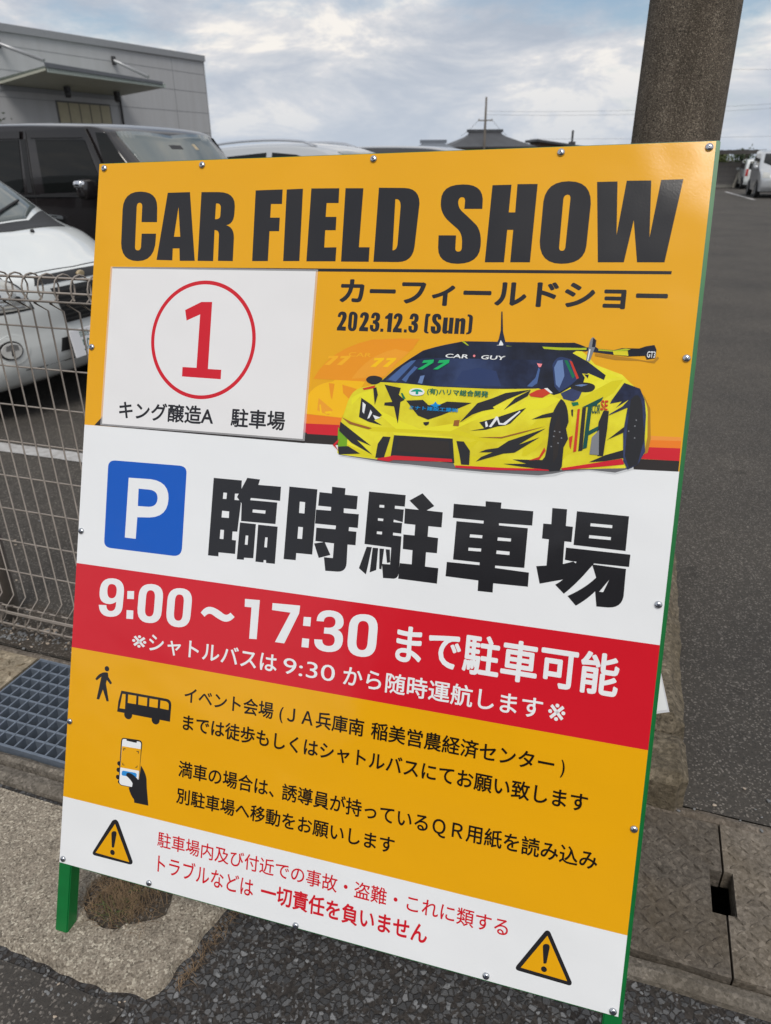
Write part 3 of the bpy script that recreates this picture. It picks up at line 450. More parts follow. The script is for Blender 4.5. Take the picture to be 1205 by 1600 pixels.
  ('P', 'yellowc', ['532.7,884.0 535.2,911.3 533.4,932.2 542.0,962.7 *546.5,983.8 553.7,991.7 *562.4,1001.0 581.0,1003.5 598.9,1011.8 650.3,1052.0 718.9,1080.5 779.7,1084.1 922.3,1087.9 945.2,1069.8 957.0,1057.6 1000.0,1043.5 1012.1,1032.6 1032.2,1016.3 *1043.7,998.3 1044.5,982.3 1047.6,947.8 1045.3,920.8 1032.2,903.6 1018.8,896.6 920.8,886.2 902.1,883.0 799.1,878.3 746.7,876.0 742.5,882.8 638.2,880.9 629.4,876.6 607.6,877.8 536.2,881.2']),
  ('P', 'yellowd', ['535.1,950.3 554.8,942.6 593.4,933.2 737.8,940.1 794.0,926.9 859.9,942.8 896.2,937.0 888.4,933.7 795.1,921.3 738.6,931.5 594.0,925.8 555.5,935.1']),
  ('P', 'yellowl', ['583.8,971.1 636.6,933.2 732.4,935.4 765.6,953.4 820.1,979.5 792.0,977.8 754.1,952.6 678.8,936.1 647.7,945.7']),
  ('P', 'yellowl', ['551.5,981.1 *560.1,990.5 587.7,997.9 593.1,971.7 566.9,985.0 552.5,969.3']),
  ('P', 'yellowl', ['824.0,968.5 854.8,995.5 895.2,1003.3 911.8,998.7 *901.4,995.4 886.2,983.4 859.2,979.0 836.2,958.0']),
  ('P', 'yellowl', ['934.6,1038.2 959.7,1051.5 997.4,1038.5 971.7,1035.9 951.5,1028.2']),
  ('P', 'yellowd', ['958.1,1014.9 985.1,1032.5 1002.8,1036.1 989.6,1013.9 970.2,999.4 955.6,987.6 929.7,980.6 938.4,1000.2']),
  ('P', 'yellowd', ['542.3,902.8 597.5,886.0 608.1,879.4 537.7,882.5']),
  ('P', 'yellowd', ['770.9,896.6 828.2,895.4 895.4,889.1 898.4,886.6 801.3,879.6 749.4,878.2 771.7,882.3']),
  ('P', 'yellowd', ['740.8,923.1 768.8,919.3 785.4,926.3 769.9,908.0 767.4,903.5 757.2,919.6 744.6,919.9']),
  ('P', 'yellowd', ['862.2,948.6 881.9,972.1 892.2,978.3 889.5,950.4 886.2,927.9 876.3,916.1 863.7,903.9 855.4,903.2']),
  ('P', 'yellowd', ['920.7,963.5 927.6,975.0 936.2,915.1 926.1,908.8 919.1,897.2']),
  ('P', 'yellowl', ['631.1,926.9 679.7,926.8 736.2,925.6 737.8,923.7 635.2,922.2']),
  ('P', 'greenb', ['531.1,929.0 549.8,909.3 550.0,895.8 533.5,893.7 531.4,911.0']),
  ('P', 'navy', ['601.3,1011.9 627.4,1036.5 650.2,1053.5 672.8,1068.8 *695.8,1076.8 718.8,1082.0 741.6,1087.0 779.3,1087.8 922.0,1090.3 935.4,1084.3 920.4,1074.2 945.5,1061.7 975.1,1041.5 973.2,1033.8 947.3,1043.7 946.0,1030.6 925.6,1021.9 908.1,1009.5 897.6,1005.6 872.2,1015.3 866.8,1014.5 817.1,1011.3 786.7,1010.2 702.0,1009.2 641.8,1011.9']),
  ('P', 'glass', ['610.9,1015.3 *633.5,1036.8 656.4,1051.4 679.8,1057.0 873.7,1061.1 872.2,1043.5 868.7,1017.3 786.5,1011.3 701.9,1010.3 629.6,1012.4']),
  ('P', 'navy', ['656.3,1052.0 *684.6,1069.3 719.3,1076.9 779.9,1081.3 887.5,1081.2 878.6,1061.3 679.8,1057.3']),
  ('P', 'gblue', ['615.4,1017.0 639.2,1040.8 653.4,1050.7 662.3,1052.3 646.0,1033.0 629.4,1014.2']),
  ('P', 'gblue', ['639.8,1017.6 660.2,1041.8 666.4,1039.7 652.8,1024.6 647.7,1013.9']),
  ('P', 'gblue2', ['668.8,1013.8 672.2,1025.6 679.5,1027.4 676.4,1012.8']),
  ('P', 'gblue', ['853.3,1017.6 865.6,1032.1 868.9,1048.8 871.4,1046.2 869.2,1023.4 861.6,1017.2']),
  ('P', 'glass2', ['730.9,1014.1 743.3,1037.5 771.4,1044.4 800.3,1040.1 811.1,1015.4']),
  ('P', 'pink', ['865.5,1055.6 874.3,1055.1 872.6,1050.1 869.4,1049.4']),
  ('P', 'ygreen', ['810.5,1085.8 832.7,1087.4 837.4,1084.8 833.2,1081.9 813.8,1081.5']),
  ('P', 'ygreen', ['738.1,1086.6 743.1,1086.5 750.9,1080.3 748.6,1080.2']),
  ('P', 'white', ['800.0,1137.7 801.1,1137.7 804.3,1107.3 809.7,1088.5 810.9,1082.5 797.7,1082.0 799.1,1088.2 802.6,1104.4']),
  ('P', 'navy', ['799.7,1137.7 801.7,1137.7 805.7,1104.5 812.3,1085.3 809.1,1083.5 803.3,1091.1 800.5,1082.6 796.2,1083.0 799.8,1092.7 801.8,1107.2']),
  ('P', 'navy', ['807.7,1086.5 922.0,1090.9 932.9,1087.5 943.9,1083.3 941.8,1077.8 869.2,1079.7 808.1,1082.4']),
  ('P', 'ygreen', ['871.6,1082.8 898.7,1082.4 933.4,1082.9 943.8,1084.1 942.1,1080.2 899.1,1078.3 874.7,1079.3']),
  ('P', 'navy', ['941.2,1084.0 954.1,1086.4 959.7,1082.5 983.3,1081.3 995.8,1085.0 1021.3,1085.4 1031.0,1089.2 1043.3,1091.7 1047.1,1084.5 1046.7,1071.3 1034.4,1068.9 1031.2,1074.6 1007.3,1072.6 984.0,1074.1 955.0,1077.0 941.7,1079.1']),
  ('P', 'ygreen', ['959.8,1082.0 983.3,1080.7 1000.9,1084.6 1008.7,1083.8 1003.8,1081.5 980.9,1079.0 960.0,1079.8']),
  ('P', 'yellowc', ['982.1,1079.6 1004.4,1081.0 1006.4,1073.4 984.0,1074.1']),
  ('P', 'grey1', ['949.5,1100.5 *955.5,1098.5 955.3,1087.7 948.2,1061.8 942.5,1063.5 944.6,1084.6 *945.4,1099.5 949.5,1100.5']),
  ('P', 'navy', ['950.1,1099.7 955.3,1095.8 954.2,1085.0 949.5,1084.8']),
  ('P', 'white', ['945.9,1081.5 947.8,1081.3 945.9,1063.1 944.3,1063.6']),
  ('P', 'ink3', ['1032.1,1078.6 1046.7,1083.2 1046.6,1072.1 1033.9,1068.9']),
  ('P', 'glass2', ['890.7,1053.9 *895.2,1068.6 905.6,1067.4 919.3,1064.1 934.1,1035.4 923.3,1023.4 905.8,1010.7 897.4,1019.4']),
  ('P', 'gblue2', ['893.8,1049.9 898.1,1061.1 906.0,1062.8 911.3,1037.1 905.1,1017.6 899.2,1022.8']),
  ('P', 'green2', ['908.7,1062.6 913.6,1062.3 927.8,1037.3 924.5,1033.6']),
  ('P', 'red3', ['916.8,1062.4 921.0,1060.7 934.4,1034.9 930.9,1033.1']),
  ('P', 'yellowc', ['938.7,1042.4 949.4,1041.6 948.6,1028.5 942.0,1028.2 943.4,1035.9']),
  ('P', 'navy', ['941.5,1041.2 949.2,1041.0 948.2,1034.8']),
  ('P', 'ink', ['575.3,1015.0 *577.7,1022.5 591.7,1022.3 *604.9,1020.9 605.3,1016.5 602.0,1011.9 *593.3,1004.7 583.6,1008.4 *576.6,1010.6 575.3,1015.0']),
  ('P', 'ink', ['922.9,1019.9 *928.2,1028.1 941.5,1028.5 *959.9,1028.6 960.8,1021.9 *960.4,1013.4 945.7,1012.9 929.7,1013.4 *924.2,1014.5 922.9,1019.9']),
  ('P', 'gblue2', ['928.7,1022.9 939.1,1025.3 949.7,1025.3 939.5,1021.6']),
  ('P', 'navy2', ['908.1,1009.0 923.9,1017.7 940.9,1012.7 937.4,1002.4 930.0,997.0 913.6,1000.2']),
  ('P', 'green2', ['926.1,995.4 936.6,996.9 938.4,992.1 929.4,989.3']),
  ('P', 'red3', ['570.4,999.4 593.2,1005.9 592.1,1001.1 572.8,996.6']),
  ('P', 'red3', ['857.8,1005.1 870.3,1012.4 886.3,1015.8 894.0,1009.8 879.7,1000.2 860.9,1001.4']),
  ('P', 'white', ['880.9,1015.7 886.3,1016.6 895.7,1008.8 892.5,1008.1']),
  ('P', 'ink', ['610.0,1007.9 639.5,1003.6 636.9,991.8 648.0,983.7 641.0,979.8 639.5,942.2 630.1,971.5 612.3,972.2 612.8,977.0 626.4,978.9']),
  ('P', 'ink', ['651.1,982.7 680.3,985.5 690.6,977.4 705.0,976.6 722.5,985.1 764.4,985.2 715.2,961.6 692.3,952.6 673.8,958.4']),
  ('P', 'ink', ['747.2,951.3 774.1,985.2 798.9,995.1 819.1,1004.7 860.1,1012.4 845.6,1005.5 821.6,993.6 800.3,980.5 803.4,977.9 783.9,973.0 767.3,966.0']),
  ('P', 'ink', ['819.0,976.6 835.8,997.2 859.9,1011.9 856.2,1001.9 831.3,985.7']),
  ('P', 'ink', ['589.9,1000.4 595.3,1002.8 599.3,989.7 595.3,971.8']),
  ('P', 'green2', ['640.3,994.9 643.3,995.1 649.6,986.1 645.4,984.7']),
  ('P', 'ink', ['569.6,982.8 590.0,971.5 610.1,955.0 596.0,945.2 568.1,949.4']),
  ('P', 'ink', ['568.1,949.4 596.0,945.2 611.6,937.4 586.3,942.2']),
  ('P', 'white', ['572.7,975.8 578.8,971.4 577.0,955.3 573.6,958.7']),
  ('P', 'white', ['583.7,946.8 588.2,963.1 591.8,958.3 587.6,948.9']),
  ('P', 'white', ['593.1,954.5 608.0,950.7 598.4,946.6']),
  ('P', 'ink', ['780.5,953.8 804.8,962.2 855.3,982.4 832.3,955.5 824.2,951.6 789.4,944.7']),
  ('P', 'ink', ['766.4,938.6 792.8,945.2 815.0,950.4 793.1,942.4']),
  ('P', 'white', ['789.9,955.0 792.6,956.6 795.9,948.3 792.1,946.3']),
  ('P', 'white', ['797.1,947.5 807.4,965.2 810.8,964.8 814.6,955.2 820.3,954.7 845.5,977.1 846.8,975.5 824.2,952.2 813.2,952.0 809.6,960.2 801.2,947.2']),
  ('P', 'ink', ['634.6,921.9 737.9,923.4 744.6,882.4 631.7,885.1']),
  ('P', 'ink3', ['644.3,916.1 731.0,918.0 736.2,893.9 640.0,895.2']),
  ('P', 'ink', ['614.9,918.4 628.7,918.5 619.7,881.2 604.2,880.5 606.7,905.1']),
  ('P', 'ink', ['744.6,919.9 757.2,919.9 769.3,905.1 770.0,881.3 756.4,881.1 751.9,898.0']),
  ('P', 'red2', ['628.7,884.6 636.2,886.9 739.6,889.0 740.9,883.9 637.8,879.1 629.4,876.0 607.6,877.2 608.1,879.7']),
  ('P', 'red2', ['746.4,878.8 830.9,881.5 901.2,885.7 902.1,882.7 799.4,875.5 746.7,875.1']),
  ('P', 'red2', ['920.5,888.4 1013.4,911.3 1017.4,902.4 923.6,885.3']),
  ('P', 'ink', ['534.4,938.9 594.7,900.6 567.2,909.4 598.2,885.4 558.2,903.3 533.6,922.6']),
  ('P', 'ink', ['533.4,894.6 552.4,896.9 575.6,885.5 536.2,881.2']),
  ('P', 'red2', ['523.6,896.8 534.2,908.2 533.4,902.1 528.5,896.3 535.4,887.2 527.1,894.1']),
  ('P', 'brown', ['536.6,946.8 555.1,939.6 593.5,931.5 587.5,929.3 552.2,935.8']),
  ('P', 'brown', ['737.9,954.4 746.9,955.6 746.1,945.2 736.7,945.2']),
  ('P', 'ink', ['684.4,947.5 694.7,949.3 694.2,944.9 689.7,942.0 685.9,944.1']),
  ('P', 'ink', ['796.2,909.4 815.7,913.7 831.4,926.2 889.9,951.0 848.2,920.9 881.8,936.0 843.8,908.0 825.0,904.8 797.6,894.4 781.0,888.2 788.8,896.3 807.9,905.8 785.2,904.0 790.7,906.7']),
  ('P', 'ink', ['841.3,896.5 889.5,899.2 897.2,910.7 902.5,884.1 854.9,885.8 826.6,888.0 865.5,891.1']),
  ('P', 'ink', ['866.2,964.2 882.4,972.7 899.6,977.9 897.6,970.3']),
  ('P', 'red3', ['890.8,919.9 893.5,914.6 884.6,899.4 867.7,896.9 883.6,903.8']),
  ('P', 'brown', ['780.0,928.7 819.6,932.1 849.5,942.1 889.6,954.6 849.7,939.9 819.8,929.9']),
  ('P', 'ink', ['909.5,1000.0 *921.2,996.5 925.2,963.8 922.3,952.6 927.1,936.5 921.3,922.2 921.6,891.3 918.8,884.4 902.7,881.9 891.9,897.7 *896.5,917.6 895.4,950.8 *895.4,978.5 909.5,1000.0']),
  ('P', 'ink3', ['902.4,934.7 *902.4,962.4 909.4,973.8 914.3,952.1 913.2,907.8 907.6,896.2']),
  ('P', 'navy2', ['988.6,1003.1 1004.4,1030.8 1029.0,1022.8 1037.6,1005.9 1042.0,982.2 1043.8,944.9 1046.6,925.0 1037.8,904.1 1023.4,894.8 1015.4,907.7 1010.7,953.3 1013.4,992.5 985.9,978.1 995.6,990.6 1004.2,1001.9 986.1,997.0 990.6,1008.6']),
  ('P', 'ink', ['1016.8,1004.7 *1027.6,1024.0 1034.8,997.7 1043.3,944.8 1037.3,904.0 1025.2,897.6 1016.8,915.9 1015.8,964.4']),
  ('P', 'yellowc', ['995.1,990.0 1013.7,1004.5 1005.1,993.3 985.7,979.7']),
  ('P', 'grey1', ['903.8,948.6 905.7,948.2 905.6,946.3 903.4,946.7']),
  ('P', 'grey1', ['903.2,940.3 905.2,939.9 905.1,937.9 902.9,938.3']),
  ('P', 'grey1', ['912.0,947.8 913.9,947.4 913.8,945.4 911.6,945.8']),
  ('P', 'grey1', ['911.1,929.8 913.0,929.4 912.9,927.4 910.7,927.8']),
  ('P', 'grey1', ['900.8,923.5 902.8,923.1 902.7,921.1 900.5,921.5']),
  ('P', 'grey1', ['915.6,938.4 917.5,938.0 917.5,936.0 915.3,936.4']),
  ('P', 'grey1', ['1026.5,965.1 1028.3,964.7 1028.2,962.8 1026.1,963.2']),
  ('P', 'grey1', ['1027.5,974.6 1029.4,974.1 1029.3,972.3 1027.2,972.7']),
  ('P', 'grey1', ['1027.9,946.4 1029.7,946.0 1029.6,944.1 1027.6,944.5']),
  ('P', 'grey1', ['1017.9,956.5 1019.7,956.1 1019.6,954.2 1017.5,954.6']),
  ('P', 'ink', ['977.4,984.9 985.7,985.4 986.0,957.0 984.1,913.3 975.5,912.7 970.9,939.6 971.9,966.9']),
  ('P', 'grey1', ['963.9,941.8 973.7,954.0 977.2,914.2 962.9,914.4']),
  ('P', 'ink', ['985.8,937.4 1010.9,961.4 1012.3,953.4 990.2,941.0']),
  ('P', 'ink', ['963.4,901.8 987.1,914.9 1013.6,925.1 1014.9,912.5 988.0,905.5']),
  ('P', 'red3', ['937.3,985.2 940.9,985.9 941.8,917.7 937.2,915.7']),
  ('P', 'ink3', ['944.5,987.5 950.1,989.2 951.3,919.6 945.0,918.0']),
  ('P', 'green3', ['953.1,991.6 959.2,993.8 957.7,924.4 951.6,921.8']),
  ('P', 'green3', ['943.3,988.3 975.1,1007.2 973.1,1001.1 963.6,992.2']),
  ('P', 'green3', ['957.1,950.9 973.0,961.0 971.4,953.3 958.8,944.8']),
  ('P', 'ink3', ['927.3,983.7 930.4,984.5 931.1,972.5 928.7,975.0']),
  ('P', 'red3', ['928.4,939.3 934.0,942.5 933.0,920.4 930.4,925.1']),
  ('T', 'white', 'CAR', 712.2, 751.5, 1058.5, 1064.9, 0.02, 0.25),
  ('T', 'white', 'GUY', 773.0, 812.3, 1058.5, 1064.9, 0.02, 0.25),
  ('C', 'pink', 761.7, 1063.2, 2.0),
  ('P', 'green1', ['675.8,1052.3 693.7,1054.2 693.0,1049.0 674.5,1036.6 666.1,1036.6 684.1,1048.6 673.5,1047.5']),
  ('P', 'green1', ['702.9,1053.4 720.7,1055.3 720.0,1050.1 701.7,1037.9 693.4,1037.8 711.2,1049.7 700.7,1048.7']),
  ('P', 'white', ['655.2,997.2 *655.2,1003.9 668.1,1004.5 *681.5,1005.2 682.1,998.6 *682.1,992.6 669.3,991.9 *655.8,991.1 655.2,997.2']),
  ('P', 'teal', ['657.6,997.6 *660.8,1002.4 668.3,1003.1 *676.3,1003.2 679.8,998.2 671.3,998.9 671.8,994.3 667.0,994.0 666.6,998.7']),
  ('T', 'green4', '(有)ハリマ総合開発', 686.8, 791.3, 996.1, 1006.1, 0.02, 0),
  ('T', 'cyan', 'ミナト建設工業㈱', 657.8, 742.7, 967.9, 974.7, 0.02, 0),
  ('P', 'cyan', ['693.6,977.6 699.4,979.1 702.8,983.9 706.5,979.5 713.6,978.8 708.6,976.2 705.2,974.3 700.4,974.6']),
  ('T', 'white', 'GT3', 1033.7, 1046.2, 1071.8, 1081.1, 0.02, 0),
  ('T', 'green3', 'COR', 959.5, 972.1, 980.4, 994.6, 0.02, 0),
  ('T', 'red3', 'SE', 972.5, 983.4, 986.1, 1001.3, 0.02, 0),
 ],
}# ------------------------------------------------------------------ ground
M['base_ground'] = m_lot('far_ground', (.062, .058, .054), (.07, .067, .06))
M['road'] = m_asphalt('coarse_road_asphalt', 88, (.036, .036, .038), (.14, .142, .146), (.021, .018, .016))
M['road_fine'] = m_lot('worn_road_asphalt', (.042, .039, .037), (.058, .054, .050))
M['lot'] = m_lot('car_park_asphalt', (.048, .044, .040), (.064, .059, .053))
M['soil'] = m_lot('dark_soil', (.036, .030, .024), (.066, .056, .046))
M['apron'] = m_concrete('weathered_apron_concrete', (.175, .145, .110), (.46, .405, .33), 230, (.20, .165, .13), .45, .006, .6)
M['edge'] = m_concrete('drain_edge_concrete', (.10, .088, .072), (.225, .20, .17), 130, (.11, .09, .065), .5)
M['edge_dark'] = m_concrete('stained_edge_concrete', (.10, .085, .07), (.22, .19, .16), 130, (.08, .06, .04), .5)
M['lid'] = m_concrete('patterned_lid_concrete', (.060, .051, .042), (.145, .126, .105), 120, (.10, .075, .045), .55, .004)
M['lid_light'] = m_concrete('patterned_lid_dry', (.10, .084, .067), (.215, .187, .155), 120, (.13, .10, .06), .45, .004)
M['plate'] = m_concrete('dusty_chequer_plate', (.16, .132, .092), (.34, .29, .215), 90, (.16, .10, .05), .6, .003)
M['curb'] = m_concrete('old_curb_concrete', (.06, .05, .036), (.235, .198, .145), 95, (.11, .088, .055), .8, .009)
M['bar_lid'] = m_concrete('darker_lid_ridges', (.052, .044, .036), (.125, .108, .09), 150, (.08, .06, .04), .4, .003)  # ridges coloured darker than the lid around them
M['bar_lid_light'] = m_concrete('darker_pale_lid_ridges', (.085, .072, .058), (.185, .16, .13), 150, (.10, .08, .05), .4, .003)
M['bar_plate'] = m_concrete('rusty_plate_ridges', (.07, .055, .035), (.20, .165, .115), 120, (.13, .07, .03), .5, .003)
M['trough'] = m_concrete('drain_trough', (.03, .028, .025), (.06, .055, .05), 60)
M['linepaint'] = m_var('worn_white_line', (.46, .46, .46), .7, 22, 0, bump=.3, col2=(.30, .29, .28))
M['galv'] = m_var('galvanised_grate', (.20, .24, .30), .5, 40, .25, .45, .1)

def e_poly(pts, z): return [E(a, b, z) for a, b in pts]
def sheet(name, quads, z, m, kind='structure', parent=None):
    bm = bmesh.new()
    for q in quads: bm.faces.new([bm.verts.new(E(a, b, z)) for a, b in q])
    bmesh.ops.recalc_face_normals(bm, faces=bm.faces[:])
    for f in bm.faces:
        if f.normal.z < 0: f.normal_flip()
    return tag(obj(name, bm, m, parent), kind=kind)
BIG = 1200; HA, HB = 7.0, (1.004, 1.400)
sheet('ground', [[(-BIG, -BIG), (BIG, -BIG), (BIG, HB[0]), (-BIG, HB[0])], [(-BIG, HB[1]), (BIG, HB[1]), (BIG, BIG), (-BIG, BIG)],
                 [(-BIG, HB[0]), (-HA, HB[0]), (-HA, HB[1]), (-BIG, HB[1])], [(HA, HB[0]), (BIG, HB[0]), (BIG, HB[1]), (HA, HB[1])]], -.030, M['base_ground'])
sheet('road', [[(-40, -12), (40, -12), (40, .965), (-40, .965)]], -.016, M['road'])
sheet('parking_lot', [[(-60, 1.432), (60, 1.432), (60, 75), (-60, 75)]], -.004, M['lot'])
# worn finer asphalt in the near left corner of the road
bm = bmesh.new(); edge = []
for k in range(30):
    a = -6 + k * (6 - .74) / 29; edge.append((a, .60 + .012 * noise.noise(Vector((a * 9, 0, 0)))))
rr_ = [(-.75, .575), (-.80, .53), (-.84, .47), (-.88, .38), (-.92, .28), (-.97, .1), (-1.05, -.4), (-1.2, -2)]
for k in range(len(rr_) - 1):
    for q in range(14):
        t = q / 14; x_, y_ = rr_[k][0] + (rr_[k + 1][0] - rr_[k][0]) * t, rr_[k][1] + (rr_[k + 1][1] - rr_[k][1]) * t
        edge.append((x_ + .02 * noise.noise(Vector((x_ * 30, y_ * 30, 0))) + .012 * noise.noise(Vector((x_ * 90, y_ * 90, 4))), y_))
f = bm.faces.new([bm.verts.new(E(a, b, -.012)) for a, b in edge + [(-6, -2)]])
if f.normal.z < 0: f.normal_flip()
bm.normal_update()
for f in bm.faces:
    if f.normal.z < 0: f.normal_flip()
tag(obj('road_patch', bm, M['road_fine']), kind='structure')
# soil strip along the fence foot
bm = bmesh.new(); top = []; bot = []
for k in range(60):
    a = -7 + k * 7.15 / 59
    top.append((a, 1.64 + .03 * noise.noise(Vector((a * 5, 3, 0))))); bot.append((a, 1.434))
vt = [bm.verts.new(E(a, b, .001)) for a, b in top]; vb = [bm.verts.new(E(a, b, .001)) for a, b in bot]
for i in range(59): bm.faces.new((vb[i], vb[i + 1], vt[i + 1], vt[i]))
tag(obj('soil_strip', bm, M['soil']), kind='structure')
# white bay lines
def line(a0, b0, a1, b1, w):
    bm = bmesh.new(); d = Vector((a1 - a0, b1 - b0, 0)).normalized(); n = Vector((-d.y, d.x, 0)); L = math.hypot(a1 - a0, b1 - b0); K = max(2, int(L / .06))
    A, B = [], []
    for i in range(K + 1):
        p = Vector((a0, b0, 0)) + d * L * i / K
        w0 = w / 2 + .008 * noise.noise(Vector((i * .7, a0, 1))); w1 = w / 2 + .008 * noise.noise(Vector((i * .7, a0, 5)))
        A.append(bm.verts.new(E(p.x + n.x * w0, p.y + n.y * w0, .000))); B.append(bm.verts.new(E(p.x - n.x * w1, p.y - n.y * w1, .000)))
    for i in range(K): bm.faces.new((A[i], B[i], B[i + 1], A[i + 1]))
    bmesh.ops.recalc_face_normals(bm, faces=bm.faces[:])
    for f in bm.faces:
        if f.normal.z < 0: f.normal_flip()
    tag(obj('bay_line', bm, M['linepaint']), kind='structure')
for b in (2.90, 5.35, 7.8, 10.25): line(-8, b, -2.5, b, .11)
line(3.36, 41.2, 3.78, 33.0, .14)

# ------------------------------------------------------------------ roadside drain
FR = Matrix.Rotation(EZ, 4, 'Z')
bm = bmesh.new()
for (y0, y1, x0, x1, z0, z1) in ((.996, 1.012, -HA, HA, -.45, -.032), (1.394, 1.410, -HA, HA, -.45, -.032), (1.012, 1.394, -HA, HA, -.47, -.44)):
    box(bm, x0, x1, y0, y1, z0, z1, M=FR)
tag(obj('drain_channel', bm, M['trough']), kind='structure')
def rough_bar(name, a0, a1, b0, b1, z0, z1, m, label, cat, seg=.03, amp=.003, bev=.008, group=None):
    bm = bmesh.new()
    nx = max(2, int((a1 - a0) / seg)); ny = max(2, int((b1 - b0) / seg)); nz = max(2, int((z1 - z0) / seg))
    cx, cy, cz = (a0 + a1) / 2, (b0 + b1) / 2, z0
    vmap = {}
    def vert(i, j, k):
        if (i, j, k) in vmap: return vmap[i, j, k]
        p = Vector((a0 + (a1 - a0) * i / nx, b0 + (b1 - b0) * j / ny, z0 + (z1 - z0) * k / nz))
        ex = (i in (0, nx)) + (j in (0, ny)) + (k == nz)
        if ex >= 2:
            if i == 0: p.x += bev
            if i == nx: p.x -= bev
            if j == 0: p.y += bev
            if j == ny: p.y -= bev
            if k == nz: p.z -= bev
        q = p * 14
        if k > 0: p += Vector((noise.noise(q), noise.noise(q + Vector((7, 1, 3))), noise.noise(q + Vector((2, 9, 5))))) * amp * (1.6 if ex >= 2 else 1)
        v = bm.verts.new(FR @ (p - Vector((cx, cy, cz)))); vmap[i, j, k] = v; return v
    for i in range(nx):
        for j in range(ny): bm.faces.new((vert(i, j, nz), vert(i + 1, j, nz), vert(i + 1, j + 1, nz), vert(i, j + 1, nz)))
    for k in range(nz):
        for i in range(nx):
            bm.faces.new((vert(i, 0, k), vert(i + 1, 0, k), vert(i + 1, 0, k + 1), vert(i, 0, k + 1)))
            bm.faces.new((vert(i + 1, ny, k), vert(i, ny, k), vert(i, ny, k + 1), vert(i + 1, ny, k + 1)))
        for j in range(ny):
            bm.faces.new((vert(0, j + 1, k), vert(0, j, k), vert(0, j, k + 1), vert(0, j + 1, k + 1)))
            bm.faces.new((vert(nx, j, k), vert(nx, j + 1, k), vert(nx, j + 1, k + 1), vert(nx, j, k + 1)))
    o = obj(name, bm, m, smooth=False); o.location = E(cx, cy, cz)
    return tag(o, label, cat, group)
for nm, a0, a1, b0, b1, z, m in (('drain_edge', -7, -.6, 1.022, 1.054, .001, 'edge'), ('drain_edge', -7, -.6, .966, 1.019, -.004, 'edge'),
                                 ('drain_edge', -.598, 7, .962, 1.012, -.001, 'edge'), ('drain_edge', -7, 7, 1.394, 1.432, .002, 'edge_dark')):
    o = rough_bar(nm, a0, a1, b0, b1, -.05, z, M[m], None, None, .035, .0022, .005); tag(o, kind='structure')

def lid(name, pts, z, m, label, pitch=.027, L=.028, w=.0075, h=.0055, group=None):
    cx = sum(p[0] for p in pts) / len(pts); cy = sum(p[1] for p in pts) / len(pts)
    loc = [(p[0] - cx, p[1] - cy) for p in pts]
    bm = bmesh.new(); prism(bm, loc, -.05, 0)
    xs = [p[0] for p in loc]; ys = [p[1] for p in loc]
    def inside(x, y, mg):
        c = False; n = len(loc)
        for i in range(n):
            (x1, y1), (x2, y2) = loc[i], loc[(i + 1) % n]
            d = abs((x2 - x1) * (y1 - y) - (x1 - x) * (y2 - y1)) / math.hypot(x2 - x1, y2 - y1)
            t = ((x - x1) * (x2 - x1) + (y - y1) * (y2 - y1)) / ((x2 - x1) ** 2 + (y2 - y1) ** 2)
            if d < mg and -.05 < t < 1.05: return False
            if (y1 > y) != (y2 > y) and x < (x2 - x1) * (y - y1) / (y2 - y1) + x1: c = not c
        return c
    i = 0; x = min(xs) + .02
    while x < max(xs):
        j = 0; y = min(ys) + .02
        while y < max(ys):
            if inside(x, y, .014):
                ang = R_(45 if (i + j) % 2 else -45); u = Vector((math.cos(ang), math.sin(ang), 0)); v = Vector((-u.y, u.x, 0)); c = Vector((x, y, -.0005))
                hh = h * random.uniform(.35, 1.0)
                p = [c - u * L / 2, c + v * w / 2 - u * L * .1, c + u * L / 2, c - v * w / 2 - u * L * .1]
                q = [bm.verts.new(t) for t in p]; r0 = bm.verts.new(c - u * L * .25 + Vector((0, 0, hh))); r1 = bm.verts.new(c + u * L * .25 + Vector((0, 0, hh)))
                for fc in ((q[0], r0, q[1]), (q[1], r0, r1), (q[1], r1, q[2]), (q[2], r1, q[3]), (q[3], r1, r0), (q[3], r0, q[0])): bm.faces.new(fc).material_index = 1
            y += pitch; j += 1
        x += pitch; i += 1
    bmesh.ops.recalc_face_normals(bm, faces=bm.faces[:])
    o = obj(name, bm, [M[m], M['bar_' + m]]); o.location = E(cx, cy, z); o.rotation_euler = (0, 0, EZ)
    return tag(o, label, 'drain cover', group)
lb0, lb1 = 1.0145, 1.391
lid('drain_cover', [(-2.65, 1.058), (-1.66, 1.058), (-1.66, lb1), (-2.65, lb1)], .012, 'plate', 'dusty tan chequered cover plate left of the steel grating', .045, .036, .010, .005)
lid('drain_cover', [(-.60, lb0), (-.27, lb0), (-.27, lb1), (-.60, lb1)], .002, 'lid', 'chequered drain lid hidden behind the middle of the signboard')
lid('drain_cover', [(-.262, lb0), (.3485, lb0), (.3485, 1.150), (.322, 1.150), (.322, 1.258), (.3485, 1.258), (.3485, lb1), (-.262, lb1)], .003, 'lid', 'darker chequered concrete drain lid at the lower right edge of the signboard')
lid('drain_cover', [(.3525, lb0), (.95, lb0), (.95, lb1), (.3525, lb1), (.3525, 1.258), (.370, 1.258), (.370, 1.150), (.3525, 1.150)], .006, 'lid_light', 'paler chequered concrete drain lid right of the lifting slot')
lid('drain_cover', [(.957, lb0), (1.56, lb0), (1.56, lb1), (.957, lb1)], .004, 'lid', 'chequered concrete drain lid beyond the pale lid at the right edge of the view')
lid('drain_cover', [(-3.66, 1.058), (-2.66, 1.058), (-2.66, lb1), (-3.66, lb1)], .010, 'plate', 'farther dusty chequered cover plate at the left end of the drain', .045, .036, .010, .005)
